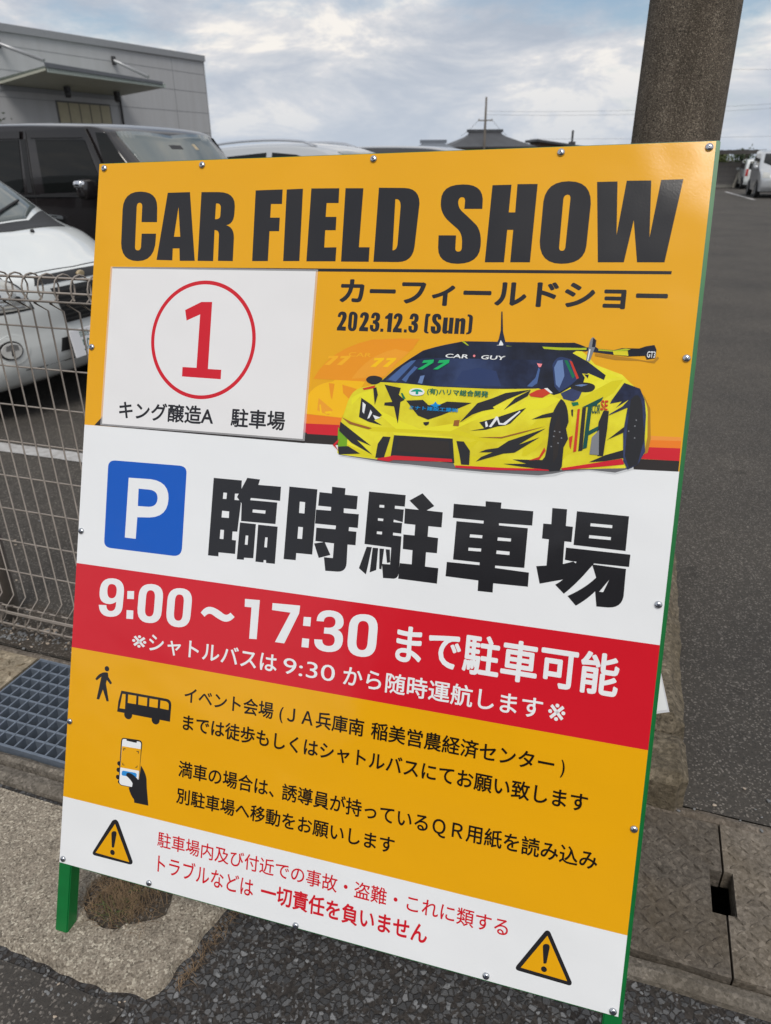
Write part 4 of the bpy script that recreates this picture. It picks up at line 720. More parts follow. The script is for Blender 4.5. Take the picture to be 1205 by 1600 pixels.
# steel grating
gr = thing('drain_grating', 'grey galvanised steel grating over the drain, left of the signboard', 'grating', E(-1.14, 1.24, -.03), EZ)
bm = bmesh.new(); gx0, gx1, gy0, gy1 = -.505, .530, -.180, .150; zt = .040
for k in range(9):
    y = gy0 + (gy1 - gy0) * k / 8; box(bm, gx0, gx1, y - .0034, y + .0034, .006, zt - .001)
obj('cross_bar', bm, M['galv'], gr)
bm = bmesh.new(); x = gx0 + .0345
while x < gx1 - .01:
    box(bm, x - .0024, x + .0024, gy0, gy1, 0, zt); x += .0345
obj('bearing_bar', bm, M['galv'], gr)
bm = bmesh.new()
box(bm, gx0 - .006, gx0, gy0 - .006, gy1 + .006, 0, zt + .001); box(bm, gx1, gx1 + .006, gy0 - .006, gy1 + .006, 0, zt + .001)
box(bm, gx0, gx1, gy0 - .006, gy0, 0, zt + .001); box(bm, gx0, gx1, gy1, gy1 + .006, 0, zt + .001)
obj('rim', bm, M['galv'], gr)

# ------------------------------------------------------------------ cracked concrete apron under the sign's left leg
def wob(pts, amp, fr, n=6):
    out = []
    for i in range(len(pts)):
        a, b = Vector(pts[i] + (0,)), Vector(pts[(i + 1) % len(pts)] + (0,))
        for k in range(n):
            p = a.lerp(b, k / n); q = p * fr
            out.append((p.x + amp * noise.noise(q + Vector((3, 0, 0))), p.y + amp * noise.noise(q + Vector((0, 8, 2)))))
    return out
ap = [(-6, .962), (-6, .612), (-3, .616), (-1.4, .617), (-1.05, .619), (-.92, .615), (-.85, .617), (-.77, .622), (-.715, .628), (-.694, .648), (-.683, .70), (-.672, .76), (-.662, .83), (-.640, .90), (-.630, .962)]
hole = [(-.955, .755), (-.925, .732), (-.890, .722), (-.858, .727), (-.835, .748), (-.800, .762), (-.775, .785), (-.79, .83), (-.83, .86), (-.90, .865), (-.945, .84), (-.968, .795)]
apo = wob(ap, .010, 22, 8); hol = wob(hole, .006, 45, 4)
def shrink(pts, d):
    n = len(pts); out = []
    for i in range(n):
        a, b, c = Vector(pts[i - 1]), Vector(pts[i]), Vector(pts[(i + 1) % n]); t = (c - a).normalized(); out.append((b.x - t.y * d, b.y + t.x * d))
    return out
def area(p): return sum(p[i][0] * p[(i + 1) % len(p)][1] - p[(i + 1) % len(p)][0] * p[i][1] for i in range(len(p)))
if area(apo) < 0: apo = apo[::-1]
if area(hol) < 0: hol = hol[::-1]
api = shrink(apo, .012); hoi = shrink(hol, -.006)
bm = bmesh.new()
def ring(pts, z): return [bm.verts.new(E(a, b, z + .002 * noise.noise(Vector((a * 12, b * 12, 0))))) for a, b in pts]
ro, ri, ho, hi_ = ring(apo, -.022), ring(api, -.001), ring(hol, -.018), ring(hoi, -.001)
for A, B in ((ro, ri), (hi_, ho)):
    for i in range(len(A)): bm.faces.new((A[i], A[(i + 1) % len(A)], B[(i + 1) % len(B)], B[i]))
allv = ri + hi_; loops = [[Vector((p[0], p[1], 0)) for p in api], [Vector((p[0], p[1], 0)) for p in hoi]]
for t in tessellate_polygon(loops):
    try: bm.faces.new([allv[i] for i in t])
    except ValueError: pass
bmesh.ops.recalc_face_normals(bm, faces=bm.faces[:])
tag(obj('concrete_apron', bm, M['apron']), kind='structure')
bm = bmesh.new(); fan = [bm.verts.new(E(a, b, -.010)) for a, b in shrink(hol, -.004)]; c = bm.verts.new(E(-.875, .79, -.004))
for i in range(len(fan)): bm.faces.new((fan[i], fan[(i + 1) % len(fan)], c))
tag(obj('soil_pocket', bm, M['soil']), kind='structure')

# dry grass growing out of the broken concrete and along its edge
M['straw'] = m_var('dry_grass', (.27, .18, .10), .8, 26, 0, col2=(.085, .055, .03))
M['straw_green'] = mat('green_grass', (.09, .13, .03), .7)
bm = bmesh.new()
def blade(p, L, ang, lean, w, mi):
    d = Vector((math.cos(ang), math.sin(ang), 0)); s = Vector((-d.y, d.x, 0)) * w; pr = None
    for k in range(5):
        t = k / 4; q = p + d * (L * lean * t ** 1.3) + Vector((0, 0, L * (t - lean * .75 * t * t))); ww = s * (1 - t * .85)
        a, b = bm.verts.new(q - ww), bm.verts.new(q + ww)
        if pr: bm.faces.new((pr[0], pr[1], b, a)).material_index = mi
        pr = (a, b)
for k in range(1000):
    a, b = random.gauss(-.885, .050), random.gauss(.790, .034)
    if not (-.965 < a < -.785 and .722 < b < .86): continue
    blade(E(a, b, -.008), random.uniform(.02, .055), random.uniform(0, 6.28), random.uniform(.5, 1.0), random.uniform(.0004, .0009), 1 if (random.random() < .12 and abs(a + .875) < .03) else 0)
for k in range(260):
    t = random.random(); a = -.680 + .045 * t + random.gauss(0, .006) + .012; b = .66 + .27 * t
    blade(E(a, b, -.014), random.uniform(.012, .035), random.uniform(0, 6.28), random.uniform(.6, 1.0), random.uniform(.0004, .0008), 0)
tag(obj('dry_grass', bm, [M['straw'], M['straw_green']]), kind='stuff')

# loose chippings
M['stone_g'] = m_var('grey_chipping', (.20, .205, .21), .8, 60, .4)
M['stone_t'] = m_var('tan_chipping', (.42, .35, .28), .8, 60, .3)
bm = bmesh.new()
def pebble(a, b, z, r, mi):
    g = bmesh.ops.create_icosphere(bm, subdivisions=1, radius=r)['verts']; sq = random.uniform(.45, .8); an = random.uniform(0, 6.28)
    for v in g:
        n_ = noise.noise(v.co * (1.2 / r) + Vector((a * 91, b * 77, 0))); co = v.co * (1 + .45 * n_)
        co = Vector((co.x * 1.25, co.y * .85, co.z * sq)); co = Matrix.Rotation(an, 3, 'Z') @ co; v.co = co + E(a, b, z + r * .3)
        for f in v.link_faces: f.material_index = mi
for k in range(420):                      # coarse stones standing proud of the road surface
    a, b = random.uniform(-.72, 1.3), random.uniform(.35, .955)
    if a < -.62 and b > .60: continue
    pebble(a, b, -.016, random.uniform(.0025, .0058), 0 if random.random() < .96 else 1)
for k in range(150): pebble(random.gauss(-1.80, .10), random.gauss(1.50, .035), .001, random.uniform(.002, .007), 0 if random.random() < .7 else 1)
for k in range(60): pebble(random.uniform(-2.4, -.9), random.uniform(1.7, 2.7), -.004, random.uniform(.0025, .006), 0 if random.random() < .45 else 1)
for k in range(45): pebble(random.uniform(-1.0, -.68), random.uniform(.52, .62), -.013, random.uniform(.0015, .004), 0 if random.random() < .85 else 1)
for k in range(30): pebble(random.uniform(.25, 1.1), random.uniform(1.40, 1.55), 0, random.uniform(.002, .005), 0 if random.random() < .8 else 1)
tag(obj('loose_chippings', bm, [M['stone_g'], M['stone_t']]), kind='stuff')
M['leaf_red'] = mat('red_leaf', (.40, .05, .03), .6)
for k, (a, b, lab) in enumerate(((.88, 2.35, 'tiny red fallen leaf on the car park asphalt, nearer the curb'), (1.02, 2.25, 'tiny red fallen leaf on the car park asphalt, farther from the curb'))):
    bm = bmesh.new(); pts = [(-.011, 0, 0), (-.004, .005, .002), (.005, .004, .003), (.011, 0, .001), (.005, -.005, .003), (-.004, -.004, .002)]
    bm.faces.new([bm.verts.new(p) for p in pts]); o = obj('fallen_leaf', bm, M['leaf_red']); o.location = E(a, b, -.002); o.rotation_euler = (0, 0, k * 1.3); tag(o, lab, 'leaf')

# ------------------------------------------------------------------ curb return and concrete pole
rough_bar('curb_block', -.02, .272, 1.405, 1.585, -.02, .100, M['curb'], 'short grey concrete curb block at the drain, nearest the signboard', 'curb', .022, .006, .014)
rough_bar('curb_block', -.02, .268, 1.592, 2.66, -.02, .118, M['curb'], 'long moss-stained concrete curb running behind the signboard', 'curb', .03, .009, .018)
m = mat('exposed_aggregate_pole', (.1, .09, .08), .9, spec=.3); g = G(m)
v1 = g.vor(420, 'F1', 'Color'); sp = g.n('ShaderNodeSeparateColor'); g.l(v1, sp.inputs[0]); n1 = g.noise(230, 5, .75); n2 = g.noise(7, 5, .6)
c = g.mix(g.ramp(n1, [(.35, 0.0), (.68, 1.0)]), (.058, .047, .037), (.205, .172, .136))
c = g.mix(g.ramp(sp.outputs[0], [(.80, 0.0), (.95, .8)]), c, (.40, .35, .28)); c = g.mix(g.ramp(sp.outputs[1], [(.75, 0.0), (.93, .85)]), c, (.018, .017, .016))
c = g.mix(1.0, c, g.ramp(n2, [(.3, .78), (.7, 1.15)]), 'MULTIPLY')
mp = g.n('ShaderNodeMapping'); mp.inputs['Scale'].default_value = (9, 9, .7); g.l(g.tc.outputs['Object'], mp.inputs[0]); stk = g.noise(1.6, 5, .6, mp.outputs[0])
c = g.mix(1.0, c, g.ramp(stk, [(.34, (.68, .66, .63)), (.66, (1.18, 1.17, 1.15))]), 'MULTIPLY'); g.color(c); g.bump(n1, .8, .006); M['pole'] = m
PX, PY = 1.094, 3.007
bm = bmesh.new(); lathe(bm, [(.166 - .0067 * z, z) for z in (-.3, 0, .5, 1, 1.5, 2, 3, 4, 6, 8.5)], 48)
pole = obj('utility_pole', bm, M['pole']); pole.location = (PX, PY, 0)
tag(pole, 'thick speckled concrete utility pole rising right behind the signboard', 'utility pole')
# ------------------------------------------------------------------ the signboard
SO = Vector((-0.678204, 1.012280, 0.138000))               # lower left corner of the panel face
SX = Vector((0.956655, -0.290515, 0.020316)); SY = Vector((0.094911, 0.376972, 0.921349)); SN = Vector((-0.275324, -0.879485, 0.388205))
PW, PH, LEG = 1.100, 1.400, .150
root_p = SO + SX * (PW / 2) - SY * LEG
sign = bpy.data.objects.new('event_signboard', None); COL.objects.link(sign); sign.empty_display_size = .2
sign.matrix_world = Matrix(((SX.x, SY.x, SN.x, root_p.x), (SX.y, SY.y, SN.y, root_p.y), (SX.z, SY.z, SN.z, root_p.z), (0, 0, 0, 1)))
tag(sign, 'large yellow, white and red CAR FIELD SHOW parking board leaning on a green steel frame', 'signboard')
def LP(x, y, z=0.0): return Vector((x / 1000 - PW / 2, y / 1000 + LEG, z))   # panel millimetres -> board space
SINV = sign.matrix_world.inverted()
# panel: five printed zones on one sheet
bm = bmesh.new(); lev = [(0, 140, 'p_white'), (140, 450.5, 'p_yellow'), (450.5, 622, 'p_red2'), (622, 898, 'p_white'), (898, 1400, 'p_yellow')]
mats = [M['p_white'], M['p_yellow'], M['p_red2'], M['back']]
NXP = 14
def bow(x): return 3.0 * math.sin(math.pi * x / 1100) * 0
for y0, y1, k in lev:
    mi = {'p_white': 0, 'p_yellow': 1, 'p_red2': 2}[k]
    bm.faces.new([bm.verts.new(LP(*p)) for p in ((0, y0), (PW * 1000, y0), (PW * 1000, y1), (0, y1))]).material_index = mi
b4 = [(0, 0), (1100, 0), (1100, 1400), (0, 1400)]
bk = [bm.verts.new(LP(x, y, -.003)) for x, y in b4]; fr = [bm.verts.new(LP(x, y, -.00005)) for x, y in b4]
bm.faces.new(bk[::-1]).material_index = 3
for i in range(4): bm.faces.new((bk[i], bk[(i + 1) % 4], fr[(i + 1) % 4], fr[i])).material_index = 0
panel = obj('sign_panel', bm, mats, sign)
# lettering: straight outlines with quadratic curves, and set type
def ring_pts(s):
    toks = []
    for t in s.split():
        x, y = t.lstrip('*').split(','); toks.append((t[0] == '*', float(x), float(y)))
    n = len(toks); st = next(i for i, t in enumerate(toks) if not t[0]); toks = toks[st:] + toks[:st]; out = []
    i = 0
    while i < n:
        off, x, y = toks[i]
        if not off: out.append((x, y)); i += 1; continue
        p0 = out[-1]; nx = toks[(i + 1) % n]; p2 = (nx[1], nx[2]) if not nx[0] else ((x + nx[1]) / 2, (y + nx[2]) / 2)
        for k in range(1, 7):
            t = k / 6; out.append(((1 - t) ** 2 * p0[0] + 2 * t * (1 - t) * x + t * t * p2[0], (1 - t) ** 2 * p0[1] + 2 * t * (1 - t) * y + t * t * p2[1]))
        if not nx[0]:
            out.pop(); 
        i += 1
    res = []
    for p in out:
        if not res or (abs(p[0] - res[-1][0]) + abs(p[1] - res[-1][1])) > .02: res.append(p)
    if abs(res[0][0] - res[-1][0]) + abs(res[0][1] - res[-1][1]) < .02: res.pop()
    return res
def add_poly(bm, rings, z, mi):
    loops = [[Vector((x, y, 0)) for x, y in r] for r in rings]; flat = [p for l in loops for p in l]
    vs_ = [bm.verts.new(LP(p.x, p.y, z)) for p in flat]
    for t in tessellate_polygon(loops):
        a, b, c = t
        if (flat[b] - flat[a]).cross(flat[c] - flat[a]).z < 0: a, c = c, a
        try: bm.faces.new((vs_[a], vs_[b], vs_[c])).material_index = mi
        except ValueError: pass
def text_mesh(s, bold):
    cu = bpy.data.curves.new('type', 'FONT'); cu.body = s; cu.resolution_u = 4
    o = bpy.data.objects.new('type', cu); COL.objects.link(o)
    ev = o.evaluated_get(bpy.context.evaluated_depsgraph_get()); me = ev.to_mesh()
    v = [tuple(q.co[:2]) for q in me.vertices]; f = [tuple(p.vertices) for p in me.polygons]
    ev.to_mesh_clear(); bpy.data.objects.remove(o); bpy.data.curves.remove(cu)
    return v, f
def add_text(bm, s, xl, xr, y0, y1, bold, shear, z, mi):
    v, f = text_mesh(s, bold)
    if not v: return
    mnx = min(p[0] for p in v); mxx = max(p[0] for p in v)
    cjk = any(ord(ch) > 0x2fff for ch in s)
    mny, mxy = (-.075 - bold * .5, .852 + bold * .5) if cjk else (min(p[1] for p in v), max(p[1] for p in v))
    if s in '()' or s == '9:30': mny, mxy = (-.12, .86) if s in '()' else (-.06, .80)
    used = sorted({i for q in f for i in q}); mnx -= bold; mxx += bold
    # heavier weights: the outline is struck several times around a small circle, each strike a hair above the last
    strikes = [(0, 0)] + ([(bold * math.cos(k * math.pi / 4), bold * math.sin(k * math.pi / 4)) for k in range(8)] if bold else [])
    for si, (ox, oy) in enumerate(strikes):
        vm = {}
        for i in used:
            px, py = v[i][0] + ox, v[i][1] + oy; yy = y0 + (py - mny) / (mxy - mny) * (y1 - y0)
            vm[i] = bm.verts.new(LP(xl + (px - mnx) / (mxx - mnx) * (xr - xl) + shear * (yy - y0), yy, z + si * .000012))
        for q in f:
            try:
                fc = bm.faces.new([vm[i] for i in q]); fc.normal_update(); fc.material_index = mi
                if fc.normal.z < 0: fc.normal_flip()
            except ValueError: pass
PARTLABEL = {}
for pi, (pname, items) in enumerate(ART.items()):
    bm = bmesh.new(); used = []; z = .00012; pm = []
    if pname.startswith('number_sheet'): z = .0009
    for it in items:
        key = 'p_' + it[1]
        if key not in pm: pm.append(key)
        mi = pm.index(key)
        if it[0] == 'P': add_poly(bm, [ring_pts(r) for r in it[2]], z, mi)
        elif it[0] == 'C': add_poly(bm, [[(it[2] + it[4] * math.cos(k * math.pi / 20), it[3] + it[4] * math.sin(k * math.pi / 20)) for k in range(40)]], z, mi)
        elif it[0] == 'R': add_poly(bm, [[(it[2] + q * math.cos(k * math.pi / 48), it[3] + q * math.sin(k * math.pi / 48)) for k in range(96)] for q in (it[4], it[5])], z, mi)
        elif it[0] == 'T': add_text(bm, *it[2:9], z, mi)
        z += .000012 * (10 if it[0] == 'T' else 1)
    obj(pname.split('#')[0], bm, [M[k] for k in pm], panel)
# the thin dark rule printed on the panel is part of the title; the sheet's clear laminate border
bm = bmesh.new(); r = ring_pts(ART['number_sheet'][0][2][0]); cxs = sum(p[0] for p in r) / 4; cys = sum(p[1] for p in r) / 4
big = [(cxs + (x - cxs) * 1.018, cys + (y - cys) * 1.022) for x, y in r]
lo = [bm.verts.new(LP(x, y, .0002)) for x, y in big]; hi2 = [bm.verts.new(LP(x, y, .0008)) for x, y in big]
bm.faces.new(hi2)
for i in range(4): bm.faces.new((lo[i], lo[(i + 1) % 4], hi2[(i + 1) % 4], hi2[i]))
bmesh.ops.recalc_face_normals(bm, faces=bm.faces[:])
ml = mat('clear_laminate', (.9, .9, .92), .12); ml.node_tree.nodes['Principled BSDF'].inputs['Alpha'].default_value = .30; M['laminate'] = ml
obj('laminate_border', bm, ml, panel)
# green square-tube frame and legs
T_ = .030
def fbox(bm, x0, x1, y0, y1, z0, z1):
    vs_ = box(bm, x0 - PW / 2, x1 - PW / 2, y0 + LEG, y1 + LEG, z0, z1)
def bevel(bm, w, s=2): bmesh.ops.bevel(bm, geom=bm.edges[:] , offset=w, segments=s, affect='EDGES')
for nm, a in (('top_rail', (T_ - .004, PW - T_ + .007, PH - T_ + .004, PH + .003)), ('bottom_rail', (T_ - .004, PW - T_ + .007, -.005, T_ - .006)), ('cross_rail', (T_ - .004, PW - T_ + .007, .69, .715))):
    bm = bmesh.new(); fbox(bm, *a, -.033, -.0032); bevel(bm, .002); obj(nm, bm, M['green'], sign)
for s, x0, x1, ext in ((0, -.004, T_ - .004, 0.0), (1, PW - T_ + .007, PW + .007, .030)):
    bm = bmesh.new(); fbox(bm, x0, x1, -LEG - ext, PH + .003, -.033, -.0032); bevel(bm, .002); obj('leg', bm, M['green'], sign)
# rear props hinged near the top, feet on the ground behind
for x in (.10, 1.0):
    bm = bmesh.new(); tp = LP(x * 1000, 1180, -.048); ft = SINV @ Vector((sign.matrix_world @ tp) + Vector((.08, .50, 0)))
    w = sign.matrix_world @ LP(x * 1000, 1180, -.048); foot = Vector((w.x + .16, w.y + .30, .004 if x > .5 else .0)); ft = SINV @ foot
    tube(bm, [tp, ft], .013, 8); obj('prop_leg', bm, M['green'], sign)
# screws
SCR = [(12, 1391), (224, 1391), (556, 1391), (871, 1391), (1091, 1391), (1092, 1073), (1091, 686), (1092, 318), (1091, 7), (881, 8), (526, 4), (212, 8), (9, 9), (6, 298), (7, 687), (7, 1050)]
bm = bmesh.new(); lathe(bm, [(.0062, 0), (.0062, .0008), (.0056, .0022), (.0040, .0034), (.0015, .0039)], 20); scr0 = obj('screw', bm, M['steel'], sign)
bm = bmesh.new(); box(bm, -.0026, .0026, -.0006, .0006, .0036, .0042); box(bm, -.0006, .0006, -.0026, .0026, .0036, .0043); sl0 = obj('cross_recess', bm, M['steel_dark'], scr0)
for i, (x, y) in enumerate(SCR):
    s_ = scr0 if i == 0 else copy_tree(scr0, sign)
    s_.location = LP(x, y, .0003); s_.rotation_euler = (0, 0, i * .7)
# laminated sheet hanging behind the right edge
bm = bmesh.new(); q = [Vector((1.1330, .5005)), Vector((1.0700, .4795)), Vector((1.030, .60)), Vector((1.0950, .622))]
pts = [SO + SX * p.x + SY * p.y - SN * .060 for p in q]
ctr = sum(pts, Vector()) / 4
for dz, m_ in ((.0003, 1), (0, 0), ): pass
vf = [bm.verts.new(p - ctr) for p in pts]; vb = [bm.verts.new(p - ctr - SN * .0008) for p in pts]
bm.faces.new(vf); bm.faces.new(vb[::-1])
for i in range(4): bm.faces.new((vf[i], vb[i], vb[(i + 1) % 4], vf[(i + 1) % 4]))
inn = [ctr + (p - ctr) * .93 for p in pts]; f = bm.faces.new([bm.verts.new(p - ctr + SN * .0003) for p in inn]); f.material_index = 1
bmesh.ops.recalc_face_normals(bm, faces=bm.faces[:])
M['lam_edge'] = mat('laminate_edge', (.62, .63, .67), .15)
o = obj('laminated_sheet', bm, [M['lam_edge'], M['p_white']]); o.location = ctr
tag(o, 'small white laminated sheet whose corner sticks out behind the right edge of the signboard', 'paper')

# ------------------------------------------------------------------ welded mesh fence
M['fence'] = m_var('grey_beige_fence_coating', (.29, .255, .225), .5, 25, .25, .0, .05)
fence = thing('mesh_fence', 'grey-beige welded wire mesh fence with rolled top in front of the parked white car', 'fence', E(-1.93, 1.53, 0), EZ)
def fence_run(x0, x1):
    bm = bmesh.new(); RR = .036
    n = int((x1 - x0) / .0497)
    for i in range(n + 1):
        x = x0 + i * .0497; pts = []
        for k in range(13):                        # top roll, bent toward the viewer and back to the wire
            t = -math.pi * .55 + k * (math.pi * 1.75) / 12; pts.append((x, -RR + RR * math.cos(t) * 1.0, 1.148 + RR * math.sin(t)))
        top = pts[::-1]; bt = []
        for k in range(13):
            t = math.pi * .55 - k * (math.pi * 1.75) / 12; bt.append((x, -RR + RR * math.cos(t), .068 + RR * math.sin(t)))
        tube(bm, [(p[0], p[1], p[2]) for p in top] + [(x, .0, 1.085), (x, 0, .13)] + bt, .0024, 6)
    for z in (1.039, .924, .809, .693, .577, .461, .341, .223): tube(bm, [(x0, .0047, z), (x1, .0047, z)], .0024, 6)
    for zc, in ((1.148,), (.068,)):
        for k in range(5):
            t = -.5 + k * 1.257; tube(bm, [(x0, -RR + (RR - .004) * math.cos(t), zc + (RR - .004) * math.sin(t)), (x1, -RR + (RR - .004) * math.cos(t), zc + (RR - .004) * math.sin(t))], .0030, 6)
    return bm
bm = fence_run(.028, 1.96); obj('wire_panel', bm, M['fence'], fence)
bm = fence_run(-1.96, -.06); obj('wire_panel', bm, M['fence'], fence)
for x in (-1.98, -.008, 1.985):
    bm = bmesh.new(); lathe(bm, [(.030, -.1), (.030, 1.16), (.026, 1.168), (.012, 1.172)], 24); p_ = obj('post', bm, M['fence'], fence); p_.location = (x, .046, 0)
for x in (.022, -.04):
    for z in (.068, 1.148):
        bm = bmesh.new(); lathe(bm, [(.018, -.012), (.028, -.009), (.030, .006), (.022, .010)], 16, M=Matrix.Rotation(math.pi / 2, 4, 'Y')); p_ = obj('clamp', bm, M['fence'], fence); p_.location = (x, -.036, z)
# ------------------------------------------------------------------ vehicles
def mglass(name, col, spec=.8):
    m = mat(name, col, .03, 0, spec); return m
M['glass_dark'] = mglass('dark_car_glass', (.008, .009, .009), .32); M['glass_pale'] = mglass('windscreen_glass', (.11, .13, .127), .9)  # opaque: dark tone paints the unlit cabin in, pale tone the reflected sky
M['white_car'] = m_paint('pearl_white_paint', (.66, .69, .69), .25, 1.0, 0, .04); M['black_car'] = m_paint('black_car_paint', (.012, .010, .011), .2, .6, .0, .03)
M['silver_car'] = m_paint('silver_car_paint', (.50, .52, .54), .3, 1.0, .35, .04); M['grey_car'] = m_paint('dark_grey_car_paint', (.035, .037, .042), .22, 1.0, .2, .04)
M['trim'] = mat('black_plastic_trim', (.016, .016, .017), .5); M['rubber'] = mat('tyre_rubber', (.018, .018, .018), .8); M['rim'] = mat('alloy_rim', (.48, .49, .50), .3, .9)
M['chrome'] = mat('chrome', (.75, .76, .78), .12, 1.0); M['lamp'] = mat('clear_lamp', (.50, .50, .47), .10, .2, .8, 1.0); M['lamp_in'] = mat('lamp_reflector', (.62, .63, .62), .18, .8); M['tail'] = mat('red_tail_lamp', (.35, .015, .012), .1, 0, .6, 1.0)
M['fog_lens'] = mat('fog_lamp_lens', (.72, .73, .72), .12, .35, .8, 1.0); M['plate_w'] = mat('plate_white', (.66, .67, .70), .45); M['plate_g'] = mat('plate_green_ink', (.01, .10, .07), .5); M['visor'] = mat('smoked_visor', (.016, .015, .016), .10, 0, .6)
M['gold'] = m_var('amber_reflector', (.45, .36, .22), .35, 40); M['under'] = mat('dark_underside', (.012, .012, .012), .9)

def RND(a): return 1 - (1 - min(1.0, a) ** 2.6) ** .4545
class Car:
    def __init__(s, knots, W, belt, roof, tum=.10, sill=.22, taper=.04):
        s.W, s.belt, s.roof, s.tum, s.sill = W, belt, roof, tum, sill; s.k = []
        n = len(knots)
        for i in range(n - 1):
            p = [knots[max(i - 1, 0)], knots[i], knots[i + 1], knots[min(i + 2, n - 1)]]
            for q in range(6):
                t = q / 6.0; out = []
                for d in range(4):
                    a, b, c, e = (w[d] for w in p); lim = lambda m, x0, x1: m
                    m1 = (c - a) * .5; m2 = (e - b) * .5
                    if (c - b) * m1 <= 0: m1 = 0
                    if (c - b) * m2 <= 0: m2 = 0
                    m1 = max(-abs(3 * (c - b)), min(abs(3 * (c - b)), m1)); m2 = max(-abs(3 * (c - b)), min(abs(3 * (c - b)), m2))
                    h = t; out.append((2*h**3-3*h*h+1)*b + (h**3-2*h*h+h)*m1 + (-2*h**3+3*h*h)*c + (h**3-h*h)*m2)
                s.k.append(tuple(out))
        s.k.append(tuple(map(float, knots[-1])))
        s.edge = [(x - xc, z - cr) for x, z, xc, cr in s.k]
        s.pk = max(range(len(s.edge)), key=lambda i: s.edge[i][1])
        s.xm = (s.k[0][0] + s.k[-1][0]) / 2; s.hl = abs(s.k[0][0] - s.k[-1][0]) / 2
    def yside(s, x, z):
        if z <= s.belt: y = s.W / 2 - .045 * ((s.belt - z) / s.belt) ** 2 - .02 * max(0, 1 - abs(z - s.belt + .12) / .12) * 0
        else: y = s.W / 2 - s.tum * ((z - s.belt) / (s.roof - s.belt)) ** 1.25
        u = abs(x - s.xm) / s.hl
        return y - .055 * max(0, (u - .55) / .45) ** 2.2
    @staticmethod
    def interp(xs, ys, x):
        if x <= xs[0]: return ys[0]
        for i in range(len(xs) - 1):
            if x <= xs[i + 1]:
                d = xs[i + 1] - xs[i]; t = 0 if d < 1e-9 else (x - xs[i]) / d; return ys[i] + (ys[i + 1] - ys[i]) * t
        return ys[-1]
    def front(s, y, z, rear=False):           # x on the nose (or tail) for a point y,z
        ks = s.k[s.pk:][::-1] if rear else s.k[:s.pk + 1]
        zs = [q[1] for q in ks]
        for i in range(1, len(zs)): zs[i] = max(zs[i], zs[i - 1] + 1e-6)
        zz = z
        for _ in range(3):
            xc = s.interp(zs, [q[2] for q in ks], zz); cr = s.interp(zs, [q[3] for q in ks], zz)
            v = min(1.0, abs(y) / max(.1, s.yside(s.interp(zs, [q[0] for q in ks], zz) - xc, zz - cr))); zz = z + cr * RND(v)
        return s.interp(zs, [q[0] for q in ks], zz) - xc * RND(v)
    def top(s, x, y):                          # z on bonnet, windscreen, roof for a point x,y
        ks = s.k[::-1]; xs = [q[0] for q in ks]
        for i in range(1, len(xs)): xs[i] = max(xs[i], xs[i - 1] + 1e-6)
        xx = x
        for _ in range(4):
            z = s.interp(xs, [q[1] for q in ks], xx); xc = s.interp(xs, [q[2] for q in ks], xx); cr = s.interp(xs, [q[3] for q in ks], xx)
            v = min(1.0, abs(y) / max(.1, s.yside(xx - xc, z - cr))); xx = x + xc * RND(v)
        return s.interp(xs, [q[1] for q in ks], xx) - cr * RND(v)
    def shell(s, m, root):
        bm = bmesh.new(); NV = 26; rows = []
        for (x, z, xc, cr), (ex, ez) in zip(s.k, s.edge):
            yE = s.yside(ex, ez); row = []
            for j in range(NV + 1):
                v = math.sin(math.pi / 2 * (-1 + 2 * j / NV)); a = RND(abs(v))
                row.append(bm.verts.new((x - xc * a, v * yE, z - cr * a)))
            rows.append(row)
        for a, b in zip(rows, rows[1:]):
            for j in range(NV): bm.faces.new((a[j], a[j + 1], b[j + 1], b[j]))
        f = s.edge[:s.pk + 1]; r = s.edge[s.pk:][::-1]
        fz = [p[1] for p in f]; rz = [p[1] for p in r]
        for L in (fz, rz):
            for i in range(1, len(L)): L[i] = max(L[i], L[i - 1] + 1e-6)
        zs = sorted({round(z, 4) for z in fz + rz}); NX = 22
        for sg in (-1, 1):
            g = []
            for z in zs:
                xf = s.interp(fz, [p[0] for p in f], z); xr = s.interp(rz, [p[0] for p in r], z)
                g.append([bm.verts.new((xr + (xf - xr) * (.5 - .5 * math.cos(math.pi * i / NX)), sg * s.yside(xr + (xf - xr) * (.5 - .5 * math.cos(math.pi * i / NX)), z), z)) for i in range(NX + 1)])
            for a, b in zip(g, g[1:]):
                for i in range(NX):
                    q = (a[i], a[i + 1], b[i + 1], b[i])
                    bm.faces.new(q if sg < 0 else q[::-1])
        bmesh.ops.remove_doubles(bm, verts=bm.verts[:], dist=.0015)
        bmesh.ops.recalc_face_normals(bm, faces=bm.faces[:])
        return obj('body', bm, m, root, smooth=True)
    def patch(s, pts, kind, off, sg=-1, cuts=4, depth=.006):
        """flat outline wrapped onto the body: side (x,z), front/rear (y,z) or top (x,y)"""
        bm = bmesh.new(); loop = [Vector((p[0], p[1], 0)) for p in pts]; dens = []
        for i, p in enumerate(loop):
            q = loop[(i + 1) % len(loop)]; K = max(1, int((q - p).length / .08))
            for k in range(K): dens.append(p.lerp(q, k / K))
        vs_ = [bm.verts.new(p) for p in dens]
        for t in tessellate_polygon([dens]):
            try: bm.faces.new([vs_[i] for i in t])
            except ValueError: pass
        for _ in range(5):
            long_ = [e for e in bm.edges if e.calc_length() > (.05 if kind != 'side' else .11)]
            if not long_: break
            bmesh.ops.subdivide_edges(bm, edges=long_, cuts=1, use_grid_fill=True); bmesh.ops.triangulate(bm, faces=[f for f in bm.faces if len(f.verts) > 3])
        def place(a, b, o):
            if kind == 'side': return Vector((a, sg * (s.yside(a, b) + o), b))
            if kind == 'front': return Vector((s.front(a, b) + o, a, b))
            if kind == 'rear': return Vector((s.front(a, b, True) - o, a, b))
            return Vector((a + o * .35, b, s.top(a, b) + o))
